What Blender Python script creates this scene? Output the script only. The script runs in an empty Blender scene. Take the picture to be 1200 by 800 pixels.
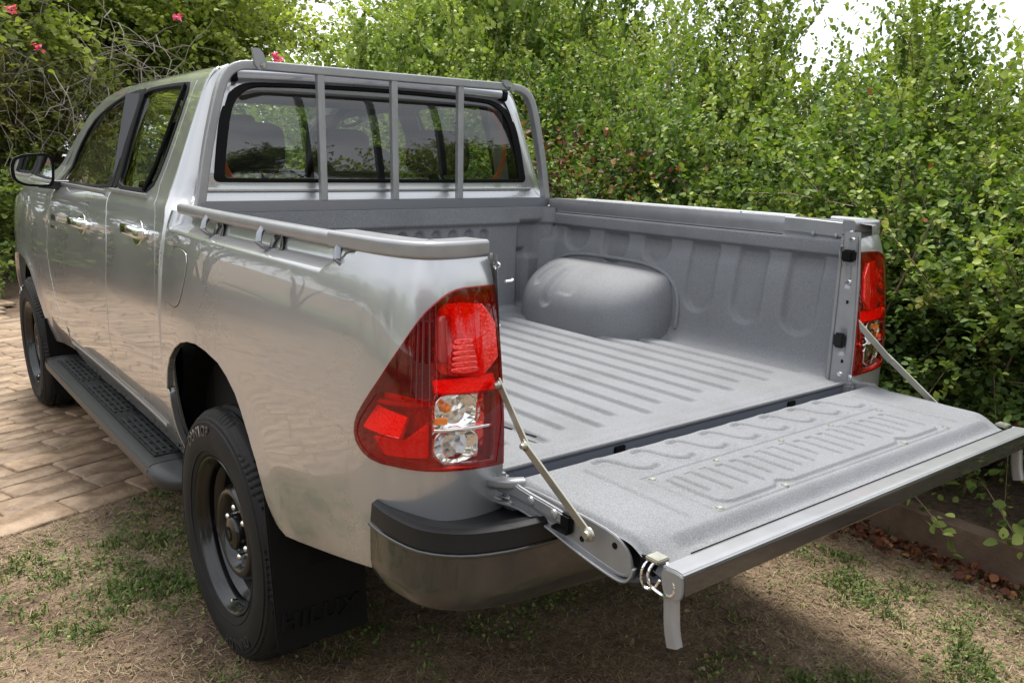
import bpy, bmesh, math, random
import numpy as np
from mathutils import Vector, Matrix
from mathutils.geometry import delaunay_2d_cdt
scene = bpy.context.scene
col = scene.collection
rng = np.random.default_rng(7)
random.seed(7)

# ------------------------------------------------------------------ camera
def cam_axes(rx, rz, roll):
    f = np.array([math.sin(rz)*math.cos(rx), math.cos(rz)*math.cos(rx), math.sin(rx)])
    r = np.array([math.cos(rz), -math.sin(rz), 0]); u = np.cross(r, f)
    return r*math.cos(roll)+u*math.sin(roll), -r*math.sin(roll)+u*math.cos(roll), f
CAM = Vector((-1.66884, -1.33284, 1.50101))
cr, cu, cf = cam_axes(-0.223263, 0.66495, 0.023301)
cam = bpy.data.cameras.new('camera'); camo = bpy.data.objects.new('camera', cam); col.objects.link(camo)
M = Matrix(((cr[0], cu[0], -cf[0]), (cr[1], cu[1], -cf[1]), (cr[2], cu[2], -cf[2]))).to_4x4()
M.translation = CAM; camo.matrix_world = M
cam.sensor_width = 36; cam.lens = 993.784/1200*36
cam.shift_x = -2.978/1200; cam.shift_y = 10.681/1200
cam.clip_start = .02; cam.clip_end = 500
scene.camera = camo

# ------------------------------------------------------------------ sky and sun (bright, thinly overcast)
SUN_EL, SUN_AZ = math.radians(65), math.radians(24)      # azimuth from +y towards +x
world = bpy.data.worlds.new('World'); scene.world = world; world.use_nodes = True
nt = world.node_tree; nt.nodes.clear()
wo = nt.nodes.new('ShaderNodeOutputWorld'); bg = nt.nodes.new('ShaderNodeBackground')
sky = nt.nodes.new('ShaderNodeTexSky'); sky.sky_type = 'NISHITA'; sky.sun_disc = False
sky.sun_elevation = SUN_EL; sky.sun_rotation = SUN_AZ; sky.dust_density = 3
tc = nt.nodes.new('ShaderNodeTexCoord'); nz = nt.nodes.new('ShaderNodeTexNoise')
nz.inputs['Scale'].default_value = 2.2; nz.inputs['Detail'].default_value = 5
mp = nt.nodes.new('ShaderNodeMapping'); mp.inputs['Scale'].default_value = (1, 1, 2.5)
rmp = nt.nodes.new('ShaderNodeValToRGB')
rmp.color_ramp.elements[0].position = .30; rmp.color_ramp.elements[0].color = (6.4, 6.8, 7.6, 1)
rmp.color_ramp.elements[1].position = .62; rmp.color_ramp.elements[1].color = (10.5, 10.6, 10.8, 1)
mx = nt.nodes.new('ShaderNodeMix'); mx.data_type = 'RGBA'; mx.inputs['Factor'].default_value = .86
nt.links.new(tc.outputs['Generated'], mp.inputs['Vector']); nt.links.new(mp.outputs[0], nz.inputs['Vector'])
nt.links.new(nz.outputs['Fac'], rmp.inputs['Fac'])
nt.links.new(sky.outputs['Color'], mx.inputs['A']); nt.links.new(rmp.outputs['Color'], mx.inputs['B'])
nt.links.new(mx.outputs['Result'], bg.inputs['Color']); bg.inputs['Strength'].default_value = .115
nt.links.new(bg.outputs[0], wo.inputs['Surface'])
sl = bpy.data.lights.new('sun', 'SUN'); sl.energy = 3.5; sl.angle = math.radians(14); sl.color = (1, .95, .87)
so = bpy.data.objects.new('sun', sl); col.objects.link(so)
sd = Vector((math.sin(SUN_AZ)*math.cos(SUN_EL), math.cos(SUN_AZ)*math.cos(SUN_EL), math.sin(SUN_EL)))
so.rotation_euler = sd.to_track_quat('Z', 'Y').to_euler()
so.location = (0, 0, 20)
scene.view_settings.view_transform = 'Standard'; scene.view_settings.look = 'None'
scene.view_settings.gamma = 1; scene.view_settings.exposure = 0.84

# ------------------------------------------------------------------ materials
def mat(name, color=(.5, .5, .5), rough=.5, metal=0, coat=0, coat_rough=.03, spec=.5):
    m = bpy.data.materials.new(name); m.use_nodes = True
    b = m.node_tree.nodes['Principled BSDF']
    b.inputs['Base Color'].default_value = (*color, 1); b.inputs['Roughness'].default_value = rough
    b.inputs['Metallic'].default_value = metal; b.inputs['Coat Weight'].default_value = coat
    b.inputs['Coat Roughness'].default_value = coat_rough; b.inputs['Specular IOR Level'].default_value = spec
    return m
def N(m, t, **k):
    n = m.node_tree.nodes.new(t)
    for a, v in k.items():
        if a in n.inputs.keys(): n.inputs[a].default_value = v
        else: setattr(n, a, v)
    return n
def LK(m, a, b): m.node_tree.links.new(a, b)
def B(m): return m.node_tree.nodes['Principled BSDF']
def noise(m, scale, detail=4, rough=.55, coord='Object', stretch=None):
    t = N(m, 'ShaderNodeTexCoord'); n = N(m, 'ShaderNodeTexNoise')
    n.inputs['Scale'].default_value = scale; n.inputs['Detail'].default_value = detail; n.inputs['Roughness'].default_value = rough
    if stretch:
        q = N(m, 'ShaderNodeMapping'); q.inputs['Scale'].default_value = stretch
        LK(m, t.outputs[coord], q.inputs['Vector']); LK(m, q.outputs[0], n.inputs['Vector'])
    else: LK(m, t.outputs[coord], n.inputs['Vector'])
    return n
def ramp(m, fac, stops):
    r = N(m, 'ShaderNodeValToRGB'); e = r.color_ramp.elements
    while len(e) < len(stops): e.new(.5)
    for i, (p, c) in enumerate(stops):
        e[i].position = p; e[i].color = (*c, 1)
    LK(m, fac, r.inputs['Fac']); return r
def bump(m, h, strength, dist, normal=None):
    b = N(m, 'ShaderNodeBump'); b.inputs['Strength'].default_value = strength; b.inputs['Distance'].default_value = dist
    LK(m, h, b.inputs['Height'])
    if normal: LK(m, normal, b.inputs['Normal'])
    return b
# silver metallic paint
M_paint = mat('silver_paint', (.37, .377, .385), .30, .70, 1.0, .015)
B(M_paint).inputs['Coat IOR'].default_value = 1.6
rr = ramp(M_paint, noise(M_paint, 3, 5).outputs['Fac'], [(.35, (.26,)*3), (.7, (.34,)*3)])
LK(M_paint, rr.outputs[0], B(M_paint).inputs['Roughness'])
M_inner = mat('satin_silver_paint', (.36, .365, .38), .38, .45, .5, .15)
nn = noise(M_inner, 14, 5); ri = ramp(M_inner, nn.outputs['Fac'], [(.3, (.225, .23, .24)), (.7, (.275, .28, .29))])
LK(M_inner, ri.outputs[0], B(M_inner).inputs['Base Color'])
# sprayed bed liner: grey with fine orange-peel grain
M_liner = mat('sprayed_grey_liner', (.27, .28, .30), .72, .0, 0, spec=.32)
na = noise(M_liner, 190, 3, .6); nb = noise(M_liner, 520, 2, .5); nc = noise(M_liner, 5, 5, .6)
ad = N(M_liner, 'ShaderNodeMath', operation='ADD'); LK(M_liner, na.outputs['Fac'], ad.inputs[0]); LK(M_liner, nb.outputs['Fac'], ad.inputs[1])
bl = bump(M_liner, ad.outputs[0], .42, .0020)
LK(M_liner, bl.outputs[0], B(M_liner).inputs['Normal'])
ra = ramp(M_liner, nb.outputs['Fac'], [(.30, (.106, .111, .120)), (.5, (.151, .157, .168)), (.72, (.226, .233, .246))])
rc_ = ramp(M_liner, nc.outputs['Fac'], [(.32, (.90, .895, .885)), (.5, (1, 1, 1)), (.72, (1.06, 1.06, 1.06))])
ml = N(M_liner, 'ShaderNodeMix', data_type='RGBA', blend_type='MULTIPLY'); ml.inputs['Factor'].default_value = 1
LK(M_liner, ra.outputs[0], ml.inputs['A']); LK(M_liner, rc_.outputs[0], ml.inputs['B'])
LK(M_liner, ml.outputs['Result'], B(M_liner).inputs['Base Color'])
M_rub = mat('black_rubber', (.018, .018, .019), .7, spec=.3)
nr = noise(M_rub, 60, 5); rbm = bump(M_rub, nr.outputs['Fac'], .2, .002); LK(M_rub, rbm.outputs[0], B(M_rub).inputs['Normal'])
rr2 = ramp(M_rub, noise(M_rub, 9, 5).outputs['Fac'], [(.35, (.0035, .0035, .004)), (.7, (.009, .0085, .008))]); LK(M_rub, rr2.outputs[0], B(M_rub).inputs['Base Color'])
M_flap = mat('black_flap_rubber_and_well_shade', (.0035, .0035, .0038), .75, spec=.2)
M_plast = mat('black_grained_plastic', (.006, .0063, .007), .5, spec=.35)
np_ = noise(M_plast, 700, 2); pb = bump(M_plast, np_.outputs['Fac'], .35, .001); LK(M_plast, pb.outputs[0], B(M_plast).inputs['Normal'])
M_gplast = mat('grey_plastic', (.015, .016, .018), .42)
M_steelb = mat('black_gloss_steel', (.004, .004, .0045), .25, 0, .25, .08, spec=.35)
M_dark = mat('dark_underside', (.005, .005, .005), .85, spec=.1)
M_trimk = mat('black_trim', (.003, .003, .0035), .6, spec=.12)
M_chrome = mat('chrome', (.82, .83, .84), .07, 1)
M_zinc = mat('zinc_plated_steel', (.36, .355, .30), .34, .85)
nzc = noise(M_zinc, 40, 4, stretch=(1, 1, 1)); LK(M_zinc, ramp(M_zinc, nzc.outputs['Fac'], [(.3, (.25,)*3), (.7, (.45,)*3)]).outputs[0], B(M_zinc).inputs['Roughness'])
M_white = mat('pale_painted_steel', (.72, .73, .74), .35, .1, .3, .1)
M_bumper = mat('reflection_darkened_silver', (.045, .044, .043), .26, .6, .8, .03)  # dark silver, base darkened further to imitate reflections of dark ground and trees
M_headboard = mat('grey_powder_coated_steel', (.19, .20, .22), .36, .5, .2, .2)
M_sill = mat('slate_blue_sill_paint', (.105, .115, .14), .45, .2)
M_roof_sheen = mat('roof_edge_painted_sheen', (.45, .46, .50), .2, .55, 1, .03)  # lighter silver stands in for sky reflected on the curved roof lip
def glass(name, tint, ior=1.5, bumps=None, body=None):
    m = bpy.data.materials.new(name); m.use_nodes = True; t = m.node_tree; t.nodes.clear()
    o = N(m, 'ShaderNodeOutputMaterial'); a = N(m, 'ShaderNodeBsdfTransparent'); g = N(m, 'ShaderNodeBsdfGlossy'); mixs = N(m, 'ShaderNodeMixShader')
    a.inputs['Color'].default_value = (*tint, 1); g.inputs['Roughness'].default_value = .01; g.inputs['Color'].default_value = (1, 1, 1, 1)
    lw = N(m, 'ShaderNodeLayerWeight'); lw.inputs['Blend'].default_value = .5; r0 = ((ior-1)/(ior+1))**2
    pw = N(m, 'ShaderNodeMath', operation='POWER'); LK(m, lw.outputs['Facing'], pw.inputs[0]); pw.inputs[1].default_value = 5
    f = N(m, 'ShaderNodeMath', operation='MULTIPLY_ADD'); LK(m, pw.outputs[0], f.inputs[0]); f.inputs[1].default_value = 1-r0; f.inputs[2].default_value = r0
    if bumps:
        n = noise(m, bumps[0], 2); b = bump(m, n.outputs['Fac'], bumps[1], bumps[2])
        LK(m, b.outputs[0], g.inputs['Normal'])
    src = a.outputs[0]
    if body:
        d_ = N(m, 'ShaderNodeBsdfDiffuse'); d_.inputs['Color'].default_value = (*body[0], 1); tl_ = N(m, 'ShaderNodeMixShader'); tl_.inputs['Fac'].default_value = body[1]
        LK(m, a.outputs[0], tl_.inputs[1]); LK(m, d_.outputs[0], tl_.inputs[2]); src = tl_.outputs[0]
    LK(m, f.outputs[0], mixs.inputs['Fac']); LK(m, src, mixs.inputs[1]); LK(m, g.outputs[0], mixs.inputs[2]); LK(m, mixs.outputs[0], o.inputs['Surface'])
    return m
M_glass = glass('tinted_window_glass', (.62, .68, .62), 2.1)
M_rglass = glass('tinted_rear_glass', (.57, .60, .57), 1.7)
M_redlens = glass('red_lamp_lens', (1.0, .10, .08), 1.5, None, ((.60, .008, .005), .10))
M_dredlens = glass('dark_red_lamp_lens', (.35, .02, .028), 1.6, None, ((.12, .003, .004), .5))
M_wglass = glass('clear_window_glass', (.88, .92, .88), 1.45)
M_clearlens = glass('clear_lamp_lens', (.93, .93, .93), 1.5)
M_mirrorg = mat('mirror_glass', (.8, .82, .82), .02, 1)
M_red = mat('red_reflector', (.72, .016, .010), .22, .35, .9, .05)
nv = N(M_red, 'ShaderNodeTexVoronoi'); nv.inputs['Scale'].default_value = 150; tcx = N(M_red, 'ShaderNodeTexCoord'); LK(M_red, tcx.outputs['Object'], nv.inputs['Vector'])
bv = bump(M_red, nv.outputs['Distance'], .35, .005); LK(M_red, bv.outputs[0], B(M_red).inputs['Normal'])
M_maroon = mat('maroon_lamp_housing', (.30, .012, .012), .3, .1, .6, .05)
M_refl = mat('silvered_reflector', (.85, .85, .84), .12, 1)
nv = N(M_refl, 'ShaderNodeTexVoronoi'); nv.inputs['Scale'].default_value = 55; tcx = N(M_refl, 'ShaderNodeTexCoord'); LK(M_refl, tcx.outputs['Object'], nv.inputs['Vector'])
bv = bump(M_refl, nv.outputs['Distance'], .35, .006); LK(M_refl, bv.outputs[0], B(M_refl).inputs['Normal'])
M_amber = mat('amber_bulb', (.75, .22, .02), .2, 0, .5)
M_seat = mat('dark_seat_fabric', (.022, .022, .024), .85)
M_headliner = mat('pale_headlining', (.40, .39, .37), .9)
M_orange = mat('orange_webbing', (.50, .10, .03), .7)
M_dash = mat('grey_dashboard', (.05, .05, .055), .6)

# ------------------------------------------------------------------ object helpers
def link(o, parent=None, label=None, cat=None, group=None, kind=None):
    col.objects.link(o)
    if parent is not None: o.parent = parent
    if label: o['label'] = label
    if cat: o['category'] = cat
    if group: o['group'] = group
    if kind: o['kind'] = kind
    return o
def empty(name, loc, label=None, cat=None, group=None, parent=None):
    o = bpy.data.objects.new(name, None); o.location = loc; o.empty_display_size = .2
    return link(o, parent, label, cat, group)
def meshobj(name, V, F, m, parent=None, smooth=True, normals=None, **k):
    me = bpy.data.meshes.new(name); V = np.asarray(V, float)
    off = Vector((0, 0, 0))
    me.from_pydata(V.tolist(), [], [list(map(int, f)) for f in F]); me.update()
    me.materials.append(m)
    if smooth: me.polygons.foreach_set('use_smooth', [True]*len(me.polygons))
    if normals is not None: me.normals_split_custom_set_from_vertices(np.asarray(normals, float).tolist())
    o = bpy.data.objects.new(name, me)
    link(o, parent, **k)
    return o
def bigmesh(name, V, F, m, parent=None, smooth=False, attr=None, **k):      # fast path, all faces same size
    me = bpy.data.meshes.new(name); V = np.ascontiguousarray(V, np.float32); F = np.ascontiguousarray(F, np.int32)
    me.vertices.add(len(V)); me.vertices.foreach_set('co', V.ravel())
    k_ = F.shape[1]; me.loops.add(F.size); me.loops.foreach_set('vertex_index', F.ravel())
    me.polygons.add(len(F)); me.polygons.foreach_set('loop_start', np.arange(len(F), dtype=np.int32)*k_)
    try: me.polygons.foreach_set('loop_total', np.full(len(F), k_, np.int32))
    except Exception: pass
    if smooth: me.polygons.foreach_set('use_smooth', np.ones(len(F), bool))
    me.update(calc_edges=True)
    if attr is not None:
        a = me.attributes.new('tone', 'FLOAT', 'POINT'); a.data.foreach_set('value', np.ascontiguousarray(attr, np.float32))
    me.materials.append(m)
    if parent == 'mesh': return me
    o = bpy.data.objects.new(name, me); link(o, parent, **k)
    return o
def sharp(o, deg=35):
    me = o.data
    me.polygons.foreach_set('use_smooth', [True]*len(me.polygons))
    bm = bmesh.new(); bm.from_mesh(me); c = math.radians(deg)
    for e in bm.edges: e.smooth = not (len(e.link_faces) != 2 or e.calc_face_angle(0) > c)
    bm.to_mesh(me); bm.free()
    wn = o.modifiers.new('weighted', 'WEIGHTED_NORMAL'); wn.keep_sharp = True; wn.weight = 80
    return o
def box(name, c, s, m, parent=None, bev=.004, rot=None, seg=2, **k):
    bm = bmesh.new(); bmesh.ops.create_cube(bm, size=1)
    for v in bm.verts: v.co = Vector((v.co.x*s[0], v.co.y*s[1], v.co.z*s[2]))
    if bev: bmesh.ops.bevel(bm, geom=bm.edges[:], offset=min(bev, min(s)*.45), segments=seg, affect='EDGES')
    R = Matrix.Translation(c) @ (rot.to_4x4() if rot is not None else Matrix())
    bmesh.ops.transform(bm, matrix=R, verts=bm.verts)
    me = bpy.data.meshes.new(name); bm.to_mesh(me); bm.free(); me.materials.append(m)
    o = bpy.data.objects.new(name, me); link(o, parent, **k); return sharp(o)
def prism(name, pts2, axis, a, b, m, parent=None, bev=.003, **k):
    """pts2: outline in the two other axes; extruded from a to b along axis."""
    bm = bmesh.new(); i = 'xyz'.index(axis)
    def P(p, t):
        q = list(p); q.insert(i, t); return q
    v = [bm.verts.new(P(p, a)) for p in pts2]; f = bm.faces.new(v)
    e = bmesh.ops.extrude_face_region(bm, geom=[f]); vs = [x for x in e['geom'] if isinstance(x, bmesh.types.BMVert)]
    d = [0, 0, 0]; d[i] = b-a; bmesh.ops.translate(bm, verts=vs, vec=d)
    bmesh.ops.recalc_face_normals(bm, faces=bm.faces[:])
    if bev: bmesh.ops.bevel(bm, geom=[x for x in bm.edges if x.calc_face_angle(0) > .5], offset=bev, segments=2, affect='EDGES')
    me = bpy.data.meshes.new(name); bm.to_mesh(me); bm.free(); me.materials.append(m)
    o = bpy.data.objects.new(name, me); link(o, parent, **k); return sharp(o)
def smoothpath(P, n=6):
    P = [np.array(p, float) for p in P]; out = []; m = len(P)
    for i in range(m-1):
        a = P[max(i-1, 0)]; b = P[i]; c = P[i+1]; d = P[min(i+2, m-1)]
        for k in range(n):
            t = k/n; out.append(.5*((2*b)+(c-a)*t+(2*a-5*b+4*c-d)*t*t+(3*b-a-3*c+d)*t**3))
    out.append(P[-1]); return out
def sweep_vf(path, section, up=(0, 0, 1), closed=False, scales=None):
    """section: list of (side, up) offsets"""
    V = []; F = []; path = [Vector(p) for p in path]; n = len(path); k = len(section); up = Vector(up)
    for i, p in enumerate(path):
        if closed: t = path[(i+1) % n]-path[i-1]
        else: t = path[min(i+1, n-1)]-path[max(i-1, 0)]
        t.normalize(); s = t.cross(up)
        if s.length < 1e-3: s = t.cross(Vector((1, 0, 0)))
        s.normalize(); w = s.cross(t).normalized(); sc = scales[i] if scales else 1
        for a, b in section: V.append(p+s*a*sc+w*b*sc)
    for i in range(n if closed else n-1):
        j = (i+1) % n
        for q in range(k): F.append((i*k+q, i*k+(q+1) % k, j*k+(q+1) % k, j*k+q))
    if not closed: F.append(list(range(k))[::-1]); F.append([(n-1)*k+q for q in range(k)])
    return [tuple(v) for v in V], F
def sweep(name, path, section, m, parent=None, up=(0, 0, 1), closed=False, ang=35, scales=None, **k):
    V, F = sweep_vf(path, section, up, closed, scales); o = meshobj(name, V, F, m, parent, **k); return sharp(o, ang)
def circ(r, n=10, ry=None): return [(r*math.cos(2*math.pi*i/n), (ry or r)*math.sin(2*math.pi*i/n)) for i in range(n)]
def rrect(w, h, r, n=3):
    out = []
    for cx, cy, a0 in ((w/2-r, h/2-r, 0), (-w/2+r, h/2-r, 90), (-w/2+r, -h/2+r, 180), (w/2-r, -h/2+r, 270)):
        for i in range(n+1):
            a = math.radians(a0+90*i/n); out.append((cx+r*math.cos(a), cy+r*math.sin(a)))
    return out
def tube(name, path, r, m, parent=None, n=10, **k): return sweep(name, path, circ(r, n), m, parent, **k)
def lathe(name, prof, m, parent=None, axis='x', c=(0, 0, 0), n=48, mask=None, ang=30, close=False, **k):
    """prof: (axial, radius) list"""
    V = []; F = []; kk = len(prof)
    for i in range(n):
        a = 2*math.pi*i/n; ca, sa = math.cos(a), math.sin(a)
        for ax, r in prof:
            if axis == 'x': V.append((c[0]+ax, c[1]+r*ca, c[2]+r*sa))
            elif axis == 'y': V.append((c[0]+r*ca, c[1]+ax, c[2]+r*sa))
            else: V.append((c[0]+r*ca, c[1]+r*sa, c[2]+ax))
    for i in range(n):
        j = (i+1) % n
        for q in range(kk-1):
            if mask and not mask(i, q): continue
            F.append((i*kk+q, i*kk+q+1, j*kk+q+1, j*kk+q))
    o = meshobj(name, V, F, m, parent, **k); return sharp(o, ang)
def grid(name, n, mm, fn, m, parent=None, ang=None, **k):
    a = np.linspace(0, 1, n); b = np.linspace(0, 1, mm); A, Bb = np.meshgrid(a, b, indexing='ij')
    X = np.stack(np.broadcast_arrays(*fn(A, Bb)), -1).reshape(-1, 3)
    idx = np.arange(n*mm).reshape(n, mm)
    F = np.stack([idx[:-1, :-1], idx[1:, :-1], idx[1:, 1:], idx[:-1, 1:]], -1).reshape(-1, 4)
    return bigmesh(name, X, F, m, parent, smooth=True, **k)
def bolt(name, c, ax, r, h, m, parent, n=12, **k):
    return lathe(name, [(0, r*1.35), (h*.25, r*1.35), (h*.3, r), (h, r*.9), (h, r*.55), (h*.7, r*.45), (h*.7, 0.0005)] if r > .004 else [(0, r), (h, r*.8), (h, .0004)], m, parent, ax, c, n, ang=25, **k)
def mirror(o, parent, name=None):
    me = o.data.copy(); n = len(me.vertices); co = np.empty(n*3, np.float32); me.vertices.foreach_get('co', co); co = co.reshape(-1, 3)
    nrm = None
    if me.has_custom_normals:
        vn = np.empty(len(me.loops)*3, np.float32); me.corner_normals.foreach_get('vector', vn); vn = vn.reshape(-1, 3)
        li = np.empty(len(me.loops), np.int32); me.loops.foreach_get('vertex_index', li); nrm = np.zeros((n, 3), np.float32); nrm[li] = vn
    co[:, 0] *= -1; me.vertices.foreach_set('co', co.ravel()); me.flip_normals(); me.update()
    if nrm is not None:
        nrm[:, 0] *= -1; me.normals_split_custom_set_from_vertices(nrm.tolist())
    c = bpy.data.objects.new(name or o.name.split('.')[0], me); link(c, parent)
    for key in ('label', 'kind'):
        if key in o.keys(): c[key] = o[key]
    return c

# ------------------------------------------------------------------ body surfaces (shape of the flanks)
def pchip(xs,ys):
    xs=np.array(xs,float);ys=np.array(ys,float);h=np.diff(xs);d=np.diff(ys)/h
    m=np.zeros(len(xs))
    for i in range(1,len(xs)-1):
        if d[i-1]*d[i]>0:
            w1=2*h[i]+h[i-1];w2=h[i]+2*h[i-1];m[i]=(w1+w2)/(w1/d[i-1]+w2/d[i])
    m[0]=d[0];m[-1]=d[-1]
    def f(x):
        x=np.clip(np.asarray(x,float),xs[0],xs[-1]);i=np.clip(np.searchsorted(xs,x)-1,0,len(h)-1)
        t=(x-xs[i])/h[i]
        return ys[i]*(1+2*t)*(1-t)**2+m[i]*h[i]*t*(1-t)**2+ys[i+1]*t*t*(3-2*t)+m[i+1]*h[i]*t*t*(t-1)
    return f
def ss(a,b,x):
    t=np.clip((np.asarray(x,float)-a)/(b-a),0,1);return t*t*(3-2*t)
# plan curve of the left flank, from rear inner corner to the nose
_cp=np.array([(-.655,-.012),(-.70,-.020),(-.755,-.024),(-.81,-.016),(-.853,.012),(-.882,.060),(-.899,.13),(-.909,.25),(-.917,.45),(-.922,.8),(-.922,1.15),(-.907,1.5),(-.895,1.8),(-.888,2.4),(-.888,3.0),(-.894,3.5),(-.918,4.15),(-.90,4.55),(-.84,4.85),(-.70,5.05),(-.45,5.15),(0,5.2)])
def _dense(P,n=24):
    out=[];m=len(P)
    for i in range(m-1):
        p0=P[max(i-1,0)];p1=P[i];p2=P[i+1];p3=P[min(i+2,m-1)]
        l1=np.linalg.norm(p1-p0)**.5+1e-9;l2=np.linalg.norm(p2-p1)**.5;l3=np.linalg.norm(p3-p2)**.5+1e-9
        t0=0;t1=t0+l1;t2=t1+l2;t3=t2+l3
        for k in range(n):
            t=t1+(t2-t1)*k/n
            A1=(t1-t)/(t1-t0)*p0+(t-t0)/(t1-t0)*p1 if i else p1
            A2=(t2-t)/(t2-t1)*p1+(t-t1)/(t2-t1)*p2
            A3=(t3-t)/(t3-t2)*p2+(t-t2)/(t3-t2)*p3 if i<m-2 else p2
            B1=(t2-t)/(t2-t0)*A1+(t-t0)/(t2-t0)*A2
            B2=(t3-t)/(t3-t1)*A2+(t-t1)/(t3-t1)*A3
            out.append((t2-t)/(t2-t1)*B1+(t-t1)/(t2-t1)*B2)
    out.append(P[-1]);return np.array(out)
_cd=_dense(_cp)
_L=np.concatenate([[0],np.cumsum(np.linalg.norm(np.diff(_cd,axis=0),axis=1))])
_u=_L-np.interp(.8,_cd[:,1],_L)+.8
def plan(u):
    return np.interp(u,_u,_cd[:,0]),np.interp(u,_u,_cd[:,1])
def plann(u,e=.012):
    a=plan(u-e);b=plan(u+e);tx=b[0]-a[0];ty=b[1]-a[1];l=np.hypot(tx,ty)+1e-12
    return ty/l,-tx/l   # points to the inside of the truck (+x on the flank)
_zb=pchip([.40,.50,.58,.68,.80,.95,1.08,1.18,1.26,1.33,1.36],[.085,.050,.026,.008,0,.001,.010,.022,.036,.062,.075])
_zc=pchip([.40,.50,.58,.68,.80,.95,1.08,1.18,1.26,1.31,1.34,1.40,1.50,1.60,1.70,1.74,1.77,1.785,1.795],[.085,.055,.030,.014,.006,.006,.014,.026,.042,.062,.084,.112,.150,.187,.226,.245,.268,.290,.330])
AY,AZ,AR=1.04,.40,.47     # rear arch
def Sbed(u,z,raw=False):
    u=np.asarray(u,float);z=np.asarray(z,float)
    d=_zb(z).copy()
    # soften the turn-in at the rear corner
    r=np.hypot(u-AY,z-AZ)
    d=d-.012*np.exp(-((r-AR-.01)/.06)**2)*ss(.42,.6,z)
    if not raw: d=d+recess(u,z)
    x,y=plan(u);nx,ny=plann(u)
    return x+nx*d,y+ny*d,z+0*u
def recess(u,z):
    zr=1.262+0*u
    zr=np.where(u<.36,1.262+(.36-u)*.45,zr)
    a=ss(-.006,.012,z-zr)*ss(.13,.20,u)*(1-ss(1.455,1.475,u))
    return .034*a
def Scab(u,z):
    u=np.asarray(u,float);z=np.asarray(z,float)
    d=_zc(z)
    x,y=plan(u);nx,ny=plann(u)
    # greenhouse narrows towards the windscreen
    d=d+.075*ss(2.3,3.8,u)*ss(1.27,1.42,z)
    return x+nx*d,y+ny*d,z+0*u

_ru=pchip([-.157,-.12,-.08,-.04,0,.04,.08,.12,.16,.2,.3,.45,.6],[-.2045,-.161,-.116,-.075,-.034,.007,.047,.089,.133,.178,.288,.446,.6])
_rz=pchip([-.157,-.12,-.08,-.04,0,.04,.08,.12,.16,.2,.3,.45,.6],[.004,.007,.010,.013,.015,.016,.016,.014,.012,.010,.005,.001,0])
def RM(P):
    out=[]
    for u,z in P:
        if u<.6: out.append((float(_ru(u)), z+float(_rz(u))*(1-.72*(z-.9)/.4)))
        else: out.append((u,z))
    return out
U0=-.2045
def inpoly(P, poly):
    x, y = P[:, 0], P[:, 1]; c = np.zeros(len(P), bool); n = len(poly)
    for i in range(n):
        x1, y1 = poly[i]; x2, y2 = poly[(i+1) % n]
        if y1 == y2: continue
        k = ((y1 > y) != (y2 > y)) & (x < (x2-x1)*(y-y1)/(y2-y1)+x1); c ^= k
    return c
def densify(poly, step, closed=True):
    out = []; n = len(poly)
    for i in range(n if closed else n-1):
        a = np.array(poly[i], float); b = np.array(poly[(i+1) % n], float); k = max(1, int(math.ceil(np.linalg.norm(b-a)/step)))
        for j in range(k): out.append(tuple(a+(b-a)*j/k))
    if not closed: out.append(tuple(poly[-1]))
    return out
def chaikin(poly, it=2, keep=()):
    """rounds an outline; indices in keep stay sharp"""
    keep = {tuple(poly[i]) for i in keep}
    for _ in range(it):
        out = []; n = len(poly)
        for i in range(n):
            a = np.array(poly[i], float); b = np.array(poly[(i+1) % n], float)
            if tuple(poly[i]) in keep: out.append(tuple(poly[i]))
            else: out.append(tuple(a*.75+b*.25))
            if tuple(poly[(i+1) % n]) not in keep: out.append(tuple(a*.25+b*.75))
        poly = out
    return poly
def Snorm(S, u, z, e=.003):
    a = np.stack(S(u+e, z), -1)-np.stack(S(u-e, z), -1); b = np.stack(S(u, z+e), -1)-np.stack(S(u, z-e), -1)
    n = np.cross(b, a); n /= np.linalg.norm(n, axis=-1, keepdims=True)+1e-12; return n
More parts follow.
